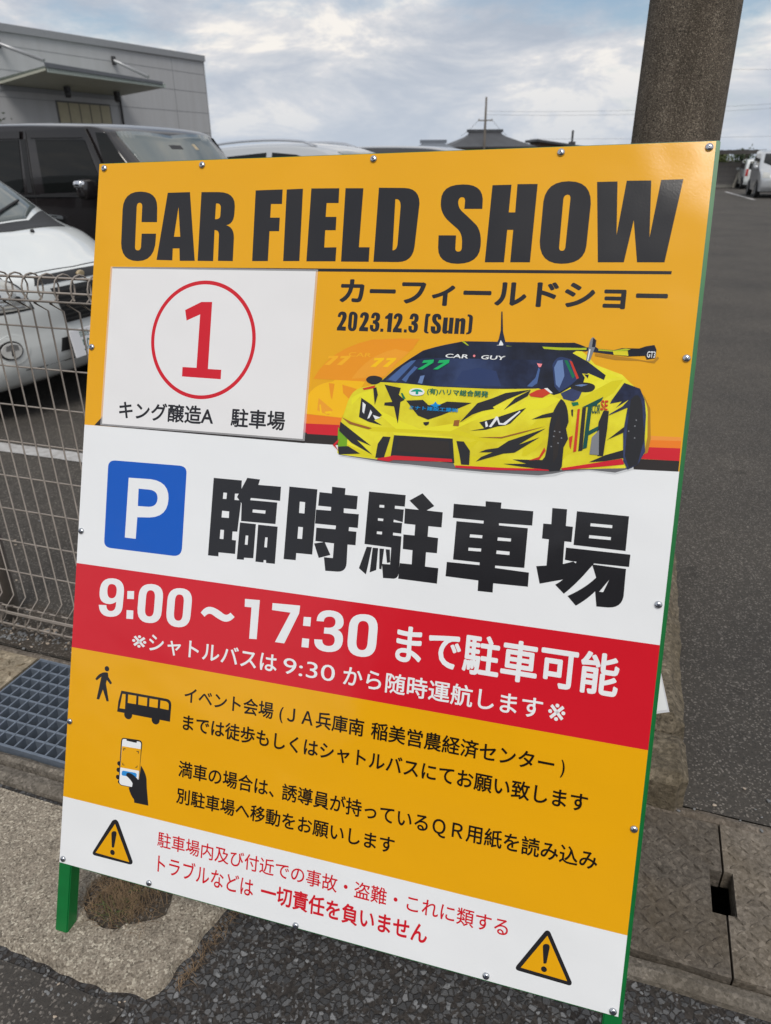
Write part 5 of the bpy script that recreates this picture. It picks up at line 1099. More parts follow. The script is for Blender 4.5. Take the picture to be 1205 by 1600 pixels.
        be = [e for e in bm.edges if len(e.link_faces) == 1]; src = {v: (v.co.x, v.co.y) for v in bm.verts}; inner = {}
        for e in be:
            for v in e.verts:
                if v not in inner: inner[v] = bm.verts.new(place(*src[v], off - depth))
        sides = [(e.verts[0], e.verts[1]) for e in be]
        for v, (a, b) in src.items(): v.co = place(a, b, off)
        for a, b in sides: bm.faces.new((a, b, inner[b], inner[a]))
        bmesh.ops.recalc_face_normals(bm, faces=bm.faces[:])
        return bm
    def add(s, name, pts, kind, m, root, off=.004, sg=-1, smooth=False, **k):
        return obj(name, s.patch(pts, kind, off, sg, **k), m, root, smooth)
    def wheels(s, root, xs, r=.29, w=.17):
        for x in xs:
            for sg in (-1, 1):
                arch = [(x + (r + .055) * math.cos(t), .16 + max(0, r - .16) + (r + .055) * math.sin(t)) for t in [math.pi * k / 16 for k in range(17)]]
                arch = [(a, max(b, s.sill + .001)) for a, b in arch] + [(x - r - .055, s.sill + .005), (x + r + .055, s.sill + .005)]
                ar = [arch[i] for i in range(17)]; s.add('wheel_arch', ar + [(x - r - .05, s.sill + .004), (x + r + .05, s.sill + .004)], 'side', M['under'], root, .004, sg)
                Mx = Matrix.Translation((x, sg * (s.W / 2 - .075), r)) @ Matrix.Rotation(-sg * math.pi / 2, 4, 'X')
                bm = bmesh.new(); lathe(bm, [(r * .6, -w / 2), (r * .95, -w / 2), (r, -w * .32), (r, w * .32), (r * .96, w / 2), (r * .68, w / 2 - .004), (r * .66, w / 2 - .02)], 32, M=Mx)
                wh = obj('wheel', bm, M['rubber'], root)
                bm = bmesh.new(); lathe(bm, [(r * .66, w / 2 - .02), (r * .62, w / 2 - .012), (r * .5, w / 2 - .028), (r * .2, w / 2 - .018), (r * .1, w / 2 - .01)], 24, M=Mx)
                for k in range(5):
                    a = k * 2 * math.pi / 5; box(bm, r * .12, r * .6, -.022, .022, w / 2 - .024, w / 2 - .008, M=Mx @ Matrix.Rotation(a, 4, 'Z'))
                obj('rim', bm, M['rim'], wh)
    def floor(s, root):
        x0, x1 = s.k[-1][0] + .2, s.k[0][0] - .25
        bm = bmesh.new(); box(bm, x0, x1, -s.W / 2 + .12, s.W / 2 - .12, s.sill - .03, s.sill + .12); obj('underbody', bm, M['under'], root)
def mirror_bm(x, y, z, l, w, h):
    bm = bmesh.new(); bmesh.ops.create_uvsphere(bm, u_segments=16, v_segments=10, radius=1)
    for v in bm.verts:
        c = v.co; p = [math.copysign(abs(q) ** .6, q) for q in c]; v.co = Vector((x + p[0] * l, y + p[1] * w, z + p[2] * h))
    for f in bm.faces: f.smooth = True
    return bm
def text_on(s, size, m, parent, mtx, bold=.0, sx=1.0):
    v, f = text_mesh(s, bold); mx = (min(p[0] for p in v) + max(p[0] for p in v)) / 2; my = (min(p[1] for p in v) + max(p[1] for p in v)) / 2
    bm = bmesh.new(); vm = [bm.verts.new(mtx @ Vector(((p[0] - mx) * size * sx, (p[1] - my) * size, 0))) for p in v]
    for q in f:
        try: bm.faces.new([vm[i] for i in q])
        except ValueError: pass
    return obj('plate_lettering', bm, m, parent)

# --- white hatchback, nose toward the fence
OX, OY = -5.0, 3.80
wc = thing('parked_car', 'white hatchback parked nose-on behind the mesh fence, with round fog lamp and black grille', 'car', E(OX, OY, 0), EZ)
K = [(1.50, .20, .18, 0), (1.60, .25, .24, 0), (1.675, .345, .26, 0), (1.70, .46, .26, 0), (1.70, .54, .25, 0), (1.715, .66, .26, 0), (1.712, .76, .27, 0), (1.690, .825, .28, .0), (1.64, .865, .28, .02), (1.50, .93, .24, .05),
     (1.30, 1.032, .18, .05), (1.20, 1.068, .20, .05), (1.11, 1.10, .24, .02), (.80, 1.30, .20, .02), (.55, 1.435, .14, .03), (.35, 1.495, .08, .04), (-.1, 1.53, 0, .05), (-.7, 1.525, 0, .05), (-1.25, 1.47, -.02, .05), (-1.45, 1.38, -.03, .04), (-1.62, 1.05, -.08, .01), (-1.70, .80, -.10, 0), (-1.72, .50, -.10, 0), (-1.66, .25, -.1, 0)]
c = Car(K, 1.475, .98, 1.48, .13, .24); c.shell(M['white_car'], wc); c.floor(wc); c.wheels(wc, (1.02, -1.33), .285, .165)
c.add('bonnet_gap', [(1.628, -.36), (1.634, -.36), (1.652, 0), (1.634, .36), (1.628, .36), (1.646, 0)], 'top', M['trim'], wc, .0015)
c.add('cowl', [(1.190, -.52), (1.235, 0), (1.190, .52), (1.04, .585), (.95, .60), (1.10, .3), (1.125, 0), (1.10, -.3), (.95, -.60), (1.04, -.585)], 'top', M['trim'], wc, .004)
c.add('windscreen', [(1.105, 0), (1.08, -.3), (.92, -.575), (.48, -.52), (.53, 0), (.48, .52), (.92, .575), (1.08, .3)], 'top', M['glass_pale'], wc, .005, smooth=True)
bm = bmesh.new()
for y0, y1 in ((-.10, .42), (-.55, -.05)):
    p = [(1.15, y0), (1.06, y0 + (y1 - y0) * .35), (.93, y1)]; tube(bm, [(x, y, c.top(x, y) + .022) for x, y in p], .009, 6)
obj('wiper', bm, M['trim'], wc)
bm = bmesh.new(); p = Vector((1.27, .13, c.top(1.27, .13))); lathe(bm, [(.014, 0), (.012, .012), (.006, .018)], 10, M=Matrix.Translation(p)); obj('washer_nozzle', bm, M['trim'], wc)
for sg in (-1, 1):
    hl = c.add('headlamp', [(sg * .425, .685), (sg * .47, .80), (sg * .52, .855), (sg * .62, .862), (sg * .680, .845), (sg * .685, .70), (sg * .65, .676)], 'front', M['lamp'], wc, .006, smooth=True)
    obj('lamp_surround', c.patch([(sg * .412, .677), (sg * .46, .806), (sg * .512, .865), (sg * .62, .872), (sg * .687, .853), (sg * .691, .69), (sg * .65, .664)], 'front', .002), M['trim'], hl)
    for (y, z, r) in ((.60, .772, .062), (.50, .745, .043)):
        disc = [(sg * y + r * math.cos(k * math.pi / 12), z + r * math.sin(k * math.pi / 12)) for k in range(24)]; rf_ = obj('reflector', c.patch(disc, 'front', .009), M['lamp_in'], hl); obj('bulb_shade', c.patch([(sg * y + (p[0] - sg * y) * .35, z + (p[1] - z) * .35) for p in disc], 'front', .014), M['trim'], rf_)
    for q in range(3):
        z = .695 + q * .022; obj('lens_rib', c.patch([(sg * .47, z), (sg * .60, z), (sg * .60, z + .007), (sg * .47, z + .007)], 'front', .009), M['rim'], hl)
    y = sg * .575; z = .462; x = c.front(y, z)
    ring = [(y + .088 * math.cos(t) + sg * -.012, z + .088 * math.sin(t)) for t in [k * math.pi / 14 for k in range(28)]]
    fg = c.add('fog_lamp', ring, 'front', M['white_car'], wc, .003)
    cir = lambda r: [(y + r * math.cos(k * math.pi / 14), z + r * math.sin(k * math.pi / 14)) for k in range(28)]; obj('fog_rim', c.patch(cir(.056), 'front', .008), M['trim'], fg)
    ln_ = obj('fog_lens', c.patch(cir(.047), 'front', .014), M['fog_lens'], fg); obj('fog_hood', c.patch([(y - .030, z + .004), (y + .030, z + .004), (y + .026, z + .030), (y, z + .040), (y - .026, z + .030)], 'front', .017), M['rim'], ln_); obj('fog_bar', c.patch([(y - .006, z - .030), (y + .006, z - .030), (y + .006, z + .004), (y - .006, z + .004)], 'front', .0175), M['trim'], ln_)
g_ = c.add('grille', [(-.275, .772), (.275, .772), (.20, .558), (-.20, .558)], 'front', M['trim'], wc, .004)
for q in range(7):
    z = .575 + q * .028; w = .200 + (z - .558) / .214 * .072
    obj('grille_bar', c.patch([(-w, z), (w, z), (w, z + .010), (-w, z + .010)], 'front', .014), M['rubber'], g_)
u_ = c.add('upper_grille', [(-.37, .800), (.37, .800), (.34, .845), (0, .850), (-.34, .845)], 'front', M['trim'], wc, .004)
x = c.front(-.02, .825) + .012; bm = bmesh.new(); lathe(bm, [(.034, -.01), (.034, 0), (.024, .005)], 20, M=Matrix.Translation((x, 0, .822)) @ Matrix.Rotation(math.pi / 2, 4, 'Y') @ Matrix.Scale(.6, 4, (1, 0, 0))); obj('emblem', bm, M['gold'], u_)
c.add('lower_intake', [(-.27, .395), (-.255, .475), (.255, .475), (.27, .395)], 'front', M['trim'], wc, .003)
c.add('bumper_crease', [(-.5, .332), (.5, .332), (.5, .326), (-.5, .326)], 'front', M['trim'], wc, .0012)
c.add('tow_cover', [(-.36, .30), (-.24, .30), (-.24, .33), (-.36, .33)], 'front', M['white_car'], wc, .004)
bm = bmesh.new(); tilt = Matrix.Translation((1.735, -.06, .428)) @ Matrix.Rotation(R_(-8), 4, 'Y') @ Matrix.Rotation(R_(0), 4, 'X')
box(bm, -.006, .004, -.165, .165, -.0825, .0825, M=tilt); bevel(bm, .002, 1); pl = obj('number_plate', bm, M['plate_w'], wc)
TM = tilt @ Matrix(((0, 0, 1, .0046), (1, 0, 0, 0), (0, 1, 0, 0), (0, 0, 0, 1)))
text_on('姫路', .044, M['plate_g'], pl, TM @ Matrix.Translation((-.045, .050, 0)), .012)
text_on('50', .10, M['plate_g'], pl, TM @ Matrix.Translation((-.045, -.020, 0)), .02, .78)
for sg in (-1, 1):
    c.add('side_window', [(.62, 1.06), (.60, 1.10), (.28, 1.38), (-.28, 1.42), (-.28, 1.04)], 'side', M['glass_dark'], wc, .004, sg)
    c.add('side_window', [(-.36, 1.04), (-.36, 1.42), (-1.0, 1.38), (-1.2, 1.08)], 'side', M['glass_dark'], wc, .004, sg)
    obj('door_mirror', mirror_bm(.62, sg * .80, 1.05, .05, .10, .065), M['white_car'], wc)
    c.add('door_seam', [(.66, .40), (.668, .40), (.668, 1.0), (.66, 1.0)], 'side', M['trim'], wc, .0015, sg)
c.add('rear_window', [(-.52, 1.08), (.52, 1.08), (.46, 1.36), (-.46, 1.36)], 'rear', M['glass_dark'], wc, .004)

# --- black boxy wagon in the next bay
OX, OY = -5.0, 6.25
vn = thing('parked_car', 'black boxy wagon with dark side windows and chrome door mirror parked beyond the white hatchback', 'car', E(OX, OY, 0), EZ)
vn.scale = (1, 1, 1.02)
K = [(1.72, .22, .10, 0), (1.84, .32, .12, 0), (1.88, .50, .12, 0), (1.88, .75, .12, 0), (1.83, .95, .14, 0), (1.70, 1.04, .16, .01), (1.45, 1.10, .14, .03), (1.30, 1.135, .12, .02), (1.10, 1.34, .08, .015), (.86, 1.585, .055, .015), (.80, 1.655, .05, .02), (.68, 1.695, .03, .028), (.45, 1.715, 0, .045), (-.2, 1.735, 0, .05), (-1.0, 1.73, 0, .05), (-1.6, 1.70, 0, .05), (-1.80, 1.62, -.03, .03), (-1.90, 1.2, -.06, 0), (-1.93, .7, -.07, 0), (-1.86, .25, -.08, 0)]
c = Car(K, 1.70, 1.15, 1.70, .045, .24); c.shell(M['black_car'], vn); c.floor(vn); c.wheels(vn, (1.15, -1.35), .30, .19)
c.add('windscreen', [(1.25, 0), (1.22, -.45), (1.10, -.70), (.795, -.70), (.83, 0), (.795, .70), (1.10, .70), (1.22, .45)], 'top', M['glass_pale'], vn, .004, smooth=True)
bm = bmesh.new(); p = (1.0, .25); tube(bm, [(1.23, -.35, c.top(1.23, -.35) + .02), (1.14, .05, c.top(1.14, .05) + .02), (1.05, .35, c.top(1.05, .35) + .02)], .008, 6); obj('wiper', bm, M['trim'], vn)
M['mirror_chrome'] = M['chrome']
for sg in (-1, 1):
    A = lambda n, pts, m, off=.004, **k: c.add(n, [(p[0] + 5.0, p[1]) for p in pts], 'side', m, vn, off, sg, **k)
    A('front_window', [(-4.925, 1.592), (-4.43, 1.583), (-4.325, 1.30), (-4.31, 1.215), (-4.905, 1.195)], M['glass_dark'])
    A('rear_window', [(-5.10, 1.590), (-5.80, 1.585), (-5.86, 1.20), (-5.125, 1.198)], M['glass_dark'])
    A('cargo_window', [(-5.92, 1.58), (-6.55, 1.55), (-6.60, 1.22), (-5.96, 1.20)], M['glass_dark'])
    A('window_trim', [(-4.955, 1.185), (-4.30, 1.205), (-4.30, 1.192), (-4.955, 1.172)], M['mirror_chrome'] if 0 else M['trim'], .008)
    A('quarter_glass', [(-4.315, 1.632), (-4.21, 1.625), (-4.05, 1.405), (-4.02, 1.30), (-4.235, 1.28)], M['glass_dark'])
    v_ = A('door_visor', [(-4.995, 1.658), (-4.40, 1.662), (-4.335, 1.54), (-4.268, 1.395), (-4.292, 1.385), (-4.40, 1.565), (-4.43, 1.596), (-4.985, 1.602)], M['visor'], .022)
    v_ = A('door_visor', [(-5.06, 1.655), (-5.82, 1.650), (-5.82, 1.598), (-5.07, 1.60)], M['visor'], .022)
    for xs in (-5.015, -4.33 + .0, -5.88): A('door_seam', [(xs - .004, .45), (xs + .004, .45), (xs + .004, 1.655 if xs < -4.5 else 1.2), (xs - .004, 1.655 if xs < -4.5 else 1.2)], M['under'], .0015)
    A('pillar_trim', [(-5.085, 1.195), (-5.035, 1.195), (-5.03, 1.595), (-5.08, 1.595)], M['trim'], .003)
    A('belt_moulding', [(-5.9, 1.172), (-4.25, 1.182), (-4.25, 1.166), (-5.9, 1.154)], M['trim'], .008)
    hd = A('door_handle', [(-5.03, 1.012), (-4.82, .998), (-4.735, .994), (-4.735, 1.020), (-4.84, 1.030), (-5.03, 1.042)], M['chrome'], .035, depth=.04)
    obj('handle_lip', c.patch([(p[0] + 5.0, p[1]) for p in ((-5.0, 1.020), (-4.80, 1.008), (-4.80, 1.016), (-5.0, 1.028))], 'side', .040, sg), M['trim'], hd)
    A('door_handle', [(-5.75, 1.01), (-5.55, 1.005), (-5.55, 1.03), (-5.75, 1.04)], M['chrome'], .035, depth=.04)
    mr = obj('door_mirror', mirror_bm(.665, sg * 1.0, 1.225, .05, .10, .078), M['black_car'], vn)
    obj('mirror_cover', mirror_bm(.655, sg * 1.055, 1.262, .051, .052, .032), M['chrome'], mr)
    bm = bmesh.new(); box(bm, .63, .70, min(sg * .84, sg * .93), max(sg * .84, sg * .93), 1.15, 1.19); obj('mirror_stalk', bm, M['trim'], mr)
    c.add('headlamp', [(sg * .50, .72), (sg * .52, .93), (sg * .79, .93), (sg * .80, .74)], 'front', M['lamp'], vn, .005)
c.add('grille', [(-.44, .74), (.44, .74), (.46, .90), (-.46, .90)], 'front', M['trim'], vn, .004)
c.add('rear_glass', [(-.66, 1.15), (.66, 1.15), (.62, 1.55), (-.62, 1.55)], 'rear', M['glass_dark'], vn, .004)
bm = bmesh.new(); box(bm, 1.0, 1.006, .28, .315, 1.50, 1.555); pz = c.top(.86, .30)
o = c.add('inspection_sticker', [(.885, .26), (.885, .31), (.93, .31), (.93, .26)], 'top', M['gold'], vn, .006); bm.free()
o = c.add('inner_mirror', [(.90, -.13), (.90, .05), (.93, .05), (.93, -.13)], 'top', M['trim'], vn, .0055)

# --- plainer cars farther down the row
def simple_car(label, paint, K, W, belt, roof, origin, rz, ws, sides, tum=.12, rails=False, r=.30, wh=(1.3, -1.3), lampz=(.66, .80), tailz=(.80, 1.0), rearglass=None, side_dark='glass_dark', group=None, ws_m='glass_pale'):
    t = thing('parked_car', label, 'car', origin, rz, group)
    c = Car(K, W, belt, roof, tum, .24); c.shell(paint, t); c.floor(t); c.wheels(t, wh, r, .19)
    c.add('windscreen', ws, 'top', M[ws_m], t, .004, smooth=True)
    for sg in (-1, 1):
        for pts in sides: c.add('side_window', pts, 'side', M[side_dark], t, .004, sg)
        w = W / 2 - .12
        c.add('headlamp', [(sg * (w - .24), lampz[0]), (sg * (w - .22), lampz[1]), (sg * (w + .01), lampz[1] + .03), (sg * (w + .02), lampz[0] + .02)], 'front', M['lamp'], t, .005)
        c.add('tail_lamp', [(sg * (w - .10), tailz[0]), (sg * (w - .10), tailz[1]), (sg * (w + .03), tailz[1]), (sg * (w + .03), tailz[0])], 'rear', M['tail'], t, .006)
        obj('door_mirror', mirror_bm(ws[2][0] - .18, sg * (W / 2 + .08), belt + .06, .05, .09, .06), paint, t)
        xs = [p[0] for p in sides[0]]; c.add('door_seam', [(min(xs) - .03, .4), (min(xs) - .022, .4), (min(xs) - .022, belt), (min(xs) - .03, belt)], 'side', M['under'], t, .0015, sg)
        c.add('door_handle', [(min(xs) + .03, belt - .13), (min(xs) + .20, belt - .13), (min(xs) + .20, belt - .105), (min(xs) + .03, belt - .105)], 'side', paint, t, .02, sg, depth=.025)
        if rails:
            bm = bmesh.new(); x0, x1 = rails; pts = [(x0 + (x1 - x0) * k / 10, sg * (W / 2 - tum - .075)) for k in range(11)]
            tube(bm, [(x, y, c.top(x, y) + (.045 * math.sin(math.pi * min(1, max(0, .12 + .76 * k / 10))) ** .5 if 0 < k < 10 else .0)) for k, (x, y) in enumerate(pts)], .014, 8); obj('roof_rail', bm, M['chrome'], t)
    c.add('grille', [(-.35, .62), (.35, .62), (.40, .76), (-.40, .76)], 'front', M['trim'], t, .004)
    if rearglass: c.add('rear_glass', rearglass, 'rear', M['glass_dark'], t, .004)
    for nm, kd, z in (('number_plate', 'front', .48), ('number_plate', 'rear', .62)): c.add(nm, [(-.165, z - .08), (.165, z - .08), (.165, z + .08), (-.165, z + .08)], kd, M['plate_w'], t, .012)
    return c
KS = [(2.10, .25, .12, 0), (2.2, .45, .16, 0), (2.18, .72, .18, 0), (2.05, .90, .2, .01), (1.7, 1.0, .16, .03), (1.25, 1.07, .15, .03), (.75, 1.33, .12, .03), (.30, 1.545, .08, .035), (.0, 1.615, .03, .05), (-.4, 1.642, 0, .06), (-.9, 1.63, 0, .06), (-1.4, 1.585, 0, .06), (-1.85, 1.50, -.03, .05), (-2.05, 1.25, -.06, .02), (-2.2, .95, -.1, 0), (-2.22, .5, -.1, 0), (-2.1, .25, -.1, 0)]
simple_car('silver estate car with chrome roof rails, third in the row behind the black wagon', M['silver_car'], KS, 1.78, 1.0, 1.60, E(-3.60, 8.75, 0), EZ,
    [(1.12, 0), (1.05, -.45), (.88, -.70), (.28, -.60), (.33, 0), (.28, .60), (.88, .70), (1.05, .45)], [[(.80, 1.06), (.30, 1.37), (-.15, 1.51), (-.45, 1.535), (-.45, 1.04)], [(-.52, 1.04), (-.52, 1.535), (-1.1, 1.49), (-1.55, 1.36), (-1.65, 1.06)]], .19, (-1.55, .05), .33, rearglass=[(-.6, 1.1), (.6, 1.1), (.52, 1.42), (-.52, 1.42)], ws_m='glass_pale')
KD = [(2.10, .25, .12, 0), (2.2, .45, .16, 0), (2.18, .72, .18, 0), (2.05, .90, .2, .01), (1.7, 1.0, .16, .03), (1.45, 1.07, .15, .03), (1.05, 1.33, .12, .03), (.75, 1.52, .08, .03), (.45, 1.60, .03, .04), (0, 1.632, 0, .05), (-.6, 1.64, 0, .05), (-1.4, 1.60, 0, .05), (-1.9, 1.52, -.03, .04), (-2.05, 1.25, -.06, .02), (-2.2, .95, -.1, 0), (-2.22, .5, -.1, 0), (-2.1, .25, -.1, 0)]
simple_car('dark grey wagon at the far row end, only its roof above the signboard', M['grey_car'], KD, 1.74, 1.0, 1.60, E(-3.25, 11.1, 0), EZ,
    [(1.38, 0), (1.30, -.45), (1.15, -.70), (.68, -.62), (.74, 0), (.68, .62), (1.15, .70), (1.30, .45)], [[(1.0, 1.06), (.60, 1.40), (.35, 1.50), (-.25, 1.525), (-.25, 1.04)], [(-.32, 1.04), (-.32, 1.525), (-1.2, 1.49), (-1.55, 1.40), (-1.65, 1.06)]], .12, False, .31, rearglass=[(-.6, 1.1), (.6, 1.1), (.55, 1.45), (-.55, 1.45)])
KM = [(1.95, .25, .12, 0), (2.05, .42, .16, 0), (2.06, .65, .18, 0), (1.98, .85, .2, .01), (1.75, .98, .18, .03), (1.4, 1.10, .16, .03), (.95, 1.38, .12, .03), (.55, 1.60, .08, .03), (.25, 1.70, .03, .04), (-.2, 1.755, 0, .05), (-.9, 1.765, 0, .05), (-1.6, 1.72, 0, .05), (-1.95, 1.60, -.03, .04), (-2.05, 1.2, -.06, .02), (-2.1, .95, -.1, 0), (-2.12, .5, -.1, 0), (-2.0, .25, -.1, 0)]
simple_car('silver minivan facing the viewer at the far right edge of the car park', M['silver_car'], KM, 1.69, 1.05, 1.70, Vector((16.30, 32.65, 0)), math.atan2(-.9456, -.3256),
    [(1.33, 0), (1.26, -.45), (1.05, -.70), (.50, -.63), (.56, 0), (.50, .63), (1.05, .70), (1.26, .45)], [[(.95, 1.12), (.50, 1.46), (.25, 1.58), (-.1, 1.61), (-.1, 1.10)], [(-.17, 1.10), (-.17, 1.61), (-.95, 1.61), (-.95, 1.10)], [(-1.02, 1.10), (-1.02, 1.61), (-1.6, 1.58), (-1.8, 1.12)]], .11, False, .31, (1.25, -1.45), (.72, .92), rearglass=[(-.6, 1.1), (.6, 1.1), (.55, 1.55), (-.55, 1.55)], ws_m='glass_dark')
KW = [(a, b * .87, c_, d) for a, b, c_, d in [(1.60, .25, .1, 0), (1.69, .42, .14, 0), (1.69, .65, .15, 0), (1.62, .85, .15, .01), (1.4, .97, .14, .03), (1.15, 1.07, .12, .03), (.85, 1.32, .08, .03), (.55, 1.55, .05, .03), (.3, 1.625, .02, .04), (-.2, 1.65, 0, .05), (-.9, 1.645, 0, .05), (-1.4, 1.60, 0, .04), (-1.58, 1.45, -.02, .02), (-1.66, 1.1, -.04, 0), (-1.69, .8, -.05, 0), (-1.69, .45, -.06, 0), (-1.62, .25, -.06, 0)]]
simple_car('small white hatchback showing its red tail lamp beside the silver minivan', M['white_car'], KW, 1.475, .88, 1.41, Vector((19.84, 42.05, 0)), math.atan2(.9456, .3256),
    [(1.08, 0), (1.02, -.4), (.88, -.60), (.50, -.55), (.56, 0), (.50, .55), (.88, .60), (1.02, .4)], [[(.78, .93), (.48, 1.22), (.25, 1.31), (-.2, 1.33), (-.2, .91)], [(-.27, .91), (-.27, 1.33), (-1.1, 1.31), (-1.35, .95)]], .09, False, .27, (1.08, -1.25), (.62, .74), (.62, .95), rearglass=[(-.55, .93), (.55, .93), (.5, 1.3), (-.5, 1.3)])
# ------------------------------------------------------------------ grey warehouse
WD = Vector((.436, .900, 0)); WN = Vector((.900, -.436, 0)); WC = -30.778
def WP(s, o, z): return WD * s + WN * (WC + o) + Vector((0, 0, z))
M['clad'] = m_var('grey_wall_panels', (.40, .405, .415), .55, 3, .06); g = G(M['clad'])
mp = g.n('ShaderNodeMapping'); mp.inputs['Scale'].default_value = (2.2, 2.2, .18); g.l(g.tc.outputs['Object'], mp.inputs[0]); st_ = g.noise(1.1, 6, .62, mp.outputs[0]); g.color(g.mix(g.ramp(st_, [(.36, 0.0), (.66, 1.0)]), (.385, .387, .393), (.415, .42, .43)))
M['flash'] = m_var('grey_flashing', (.26, .27, .285), .5, 8, .1)
M['joint'] = mat('panel_joint', (.20, .205, .215), .8); M['soffit'] = m_var('pale_soffit', (.42, .43, .36), .6, 5, .1); M['canopy_top'] = m_var('green_grey_steel_sheet', (.42, .48, .45), .5, 20, .15, .1); M['beam_grey'] = m_var('dark_grey_steel_angle', (.12, .13, .145), .5, 9, .2)
M['rodm'] = m_var('galvanised_rod', (.40, .41, .42), .4, 30, .2, .5); M['dark_metal'] = mat('dark_fitting', (.035, .035, .038), .5); M['blind'] = m_var('cream_blind', (.42, .38, .26), .7, 4, .12); M['win_frame'] = mat('bronze_frame', (.09, .085, .08), .45)
wh = thing('warehouse', 'grey panel-clad warehouse with sloping roofline and a canopy behind the parked cars', 'warehouse', WP(20, 0, 0), math.atan2(.900, .436))
WI = wh.matrix_world.copy(); wh_inv = (Matrix.Translation(WP(20, 0, 0)) @ Matrix.Rotation(math.atan2(.900, .436), 4, 'Z')).inverted()
def wl_(s, o, z): return wh_inv @ WP(s, o, z)
def wbox(bm, s0, s1, o0, o1, z0, z1, mi=0):
    v = [bm.verts.new(wl_(s, o, z)) for z in (z0, z1) for o in (o0, o1) for s in (s0, s1)]
    for f in ((0, 2, 3, 1), (4, 5, 7, 6), (0, 1, 5, 4), (1, 3, 7, 5), (3, 2, 6, 7), (2, 0, 4, 6)): bm.faces.new([v[i] for i in f]).material_index = mi
    bmesh.ops.recalc_face_normals(bm, faces=bm.faces[:])
S0, S1 = 4.0, 39.72
def rz(s): return 6.84 + (7.0 - 6.84) * (s - 26.1) / 13.67
bm = bmesh.new(); prof = [(S0, 0), (S1, 0), (S1, rz(S1)), (S0, rz(S0))]
A = [bm.verts.new(wl_(s, 0, z)) for s, z in prof]; B = [bm.verts.new(wl_(s, -16, z)) for s, z in prof]
bm.faces.new(A); bm.faces.new(B[::-1])
for i in range(4): bm.faces.new((A[i], B[i], B[(i + 1) % 4], A[(i + 1) % 4]))
bmesh.ops.recalc_face_normals(bm, faces=bm.faces[:]); obj('wall', bm, M['clad'], wh)
bm = bmesh.new()
for z in (1.0, 2.05, 3.1, 4.15, 5.2, 6.12): wbox(bm, S0, S1 + .004, -.02, .006, z, z + .022)
for s in (8, 16.4, 24.8, 36.9): wbox(bm, s, s + .022, -.02, .008, 0, 6.7)
obj('panel_joint', bm, M['joint'], wh)
bm = bmesh.new()
a = [bm.verts.new(wl_(s, o, rz(s) + dz)) for s in (S0, S1 + .08) for o, dz in ((-.2, .10), (.10, .10), (.10, -.20), (-.2, -.20))]
for i in range(4): bm.faces.new((a[i], a[(i + 1) % 4], a[4 + (i + 1) % 4], a[4 + i]))
bm.faces.new(a[:4]); bm.faces.new(a[4:][::-1]); bmesh.ops.recalc_face_normals(bm, faces=bm.faces[:]); obj('roof_flashing', bm, M['flash'], wh)
bm = bmesh.new(); wbox(bm, S1 - .02, S1 + .03, -.1, .03, 0, rz(S1) - .21); obj('corner_trim', bm, M['flash'], wh)
# canopy: soffit, corrugated sheet showing at the outer edge, gutter angle
cs0, cs1, cd = 25.33, 32.6, 3.0
cn = None
bm = bmesh.new()
v = [bm.verts.new(wl_(s, o, z)) for s, o, z in ((cs0, 0, 4.62), (cs1, 0, 4.62), (cs1, cd, 4.87), (cs0, cd, 4.99), (cs0, 0, 4.72), (cs1, 0, 4.72), (cs1, cd, 4.96), (cs0, cd, 5.08))]
for f in ((0, 1, 2, 3), (4, 7, 6, 5), (0, 3, 7, 4), (1, 5, 6, 2), (2, 6, 7, 3), (0, 4, 5, 1)): bm.faces.new([v[i] for i in f])
bmesh.ops.recalc_face_normals(bm, faces=bm.faces[:]); cn = obj('canopy', bm, M['soffit'], wh)
bm = bmesh.new(); NR = 210; pr = None
for i in range(NR + 1):
    t = i / NR; s = cs0 + (cs1 - cs0) * t; hgt = .05 * (1 if (i % 4) in (0, 1) else 0)
    zo = 5.105 + (4.985 - 5.105) * t + hgt; q = [bm.verts.new(wl_(s, -.0 + .01, 4.78 + hgt)), bm.verts.new(wl_(s, cd + .05, zo)), bm.verts.new(wl_(s, cd + .05, zo - .012)), ]
    if pr:
        bm.faces.new((pr[0], q[0], q[1], pr[1])); bm.faces.new((pr[1], q[1], q[2], pr[2]))
    pr = q
obj('corrugated_sheet', bm, M['canopy_top'], cn)
bm = bmesh.new(); NT = 62
for i in range(NT):                      # pale corrugation ends along the outer edge
    t = (i + .25) / NT; s0 = cs0 + (cs1 - cs0) * t; zt_ = 5.09 + (4.97 - 5.09) * t; wbox(bm, s0, s0 + .062, cd + .052, cd + .085, zt_ - .17 + .05 * t, zt_)
obj('corrugated_edge', bm, M['canopy_top'], cn)
bm = bmesh.new()
v = [bm.verts.new(wl_(s, o, z)) for s, o, z in ((cs0 - .05, cd + .052, 5.10), (cs1 - .25, cd + .052, 4.985), (cs1 - .25, cd + .12, 4.985), (cs0 - .05, cd + .12, 5.10), (cs0 - .05, cd + .052, 5.27), (cs1 - .25, cd + .052, 5.10), (cs1 - .25, cd + .12, 5.10), (cs0 - .05, cd + .12, 5.27))]
for f in ((0, 1, 2, 3), (4, 7, 6, 5), (0, 4, 5, 1), (2, 6, 7, 3), (0, 3, 7, 4), (1, 5, 6, 2)): bm.faces.new([v[i] for i in f])
bmesh.ops.recalc_face_normals(bm, faces=bm.faces[:]); obj('canopy_beam', bm, M['beam_grey'], cn)
for s0, zt_, s1 in ((32.45, 6.17, 32.0), (25.7, 6.17, 25.75)):
    bm = bmesh.new(); tube(bm, [wl_(s0, .06, zt_), wl_(s1, 2.55, 5.30 if s1 > 30 else 5.40)], .075, 8); rod = obj('tie_rod', bm, M['rodm'], wh)
    bm = bmesh.new(); wbox(bm, s0 - .1, s0 + .1, .008, .12, zt_ - .18, zt_ + .18); obj('rod_bracket', bm, M['dark_metal'], rod)
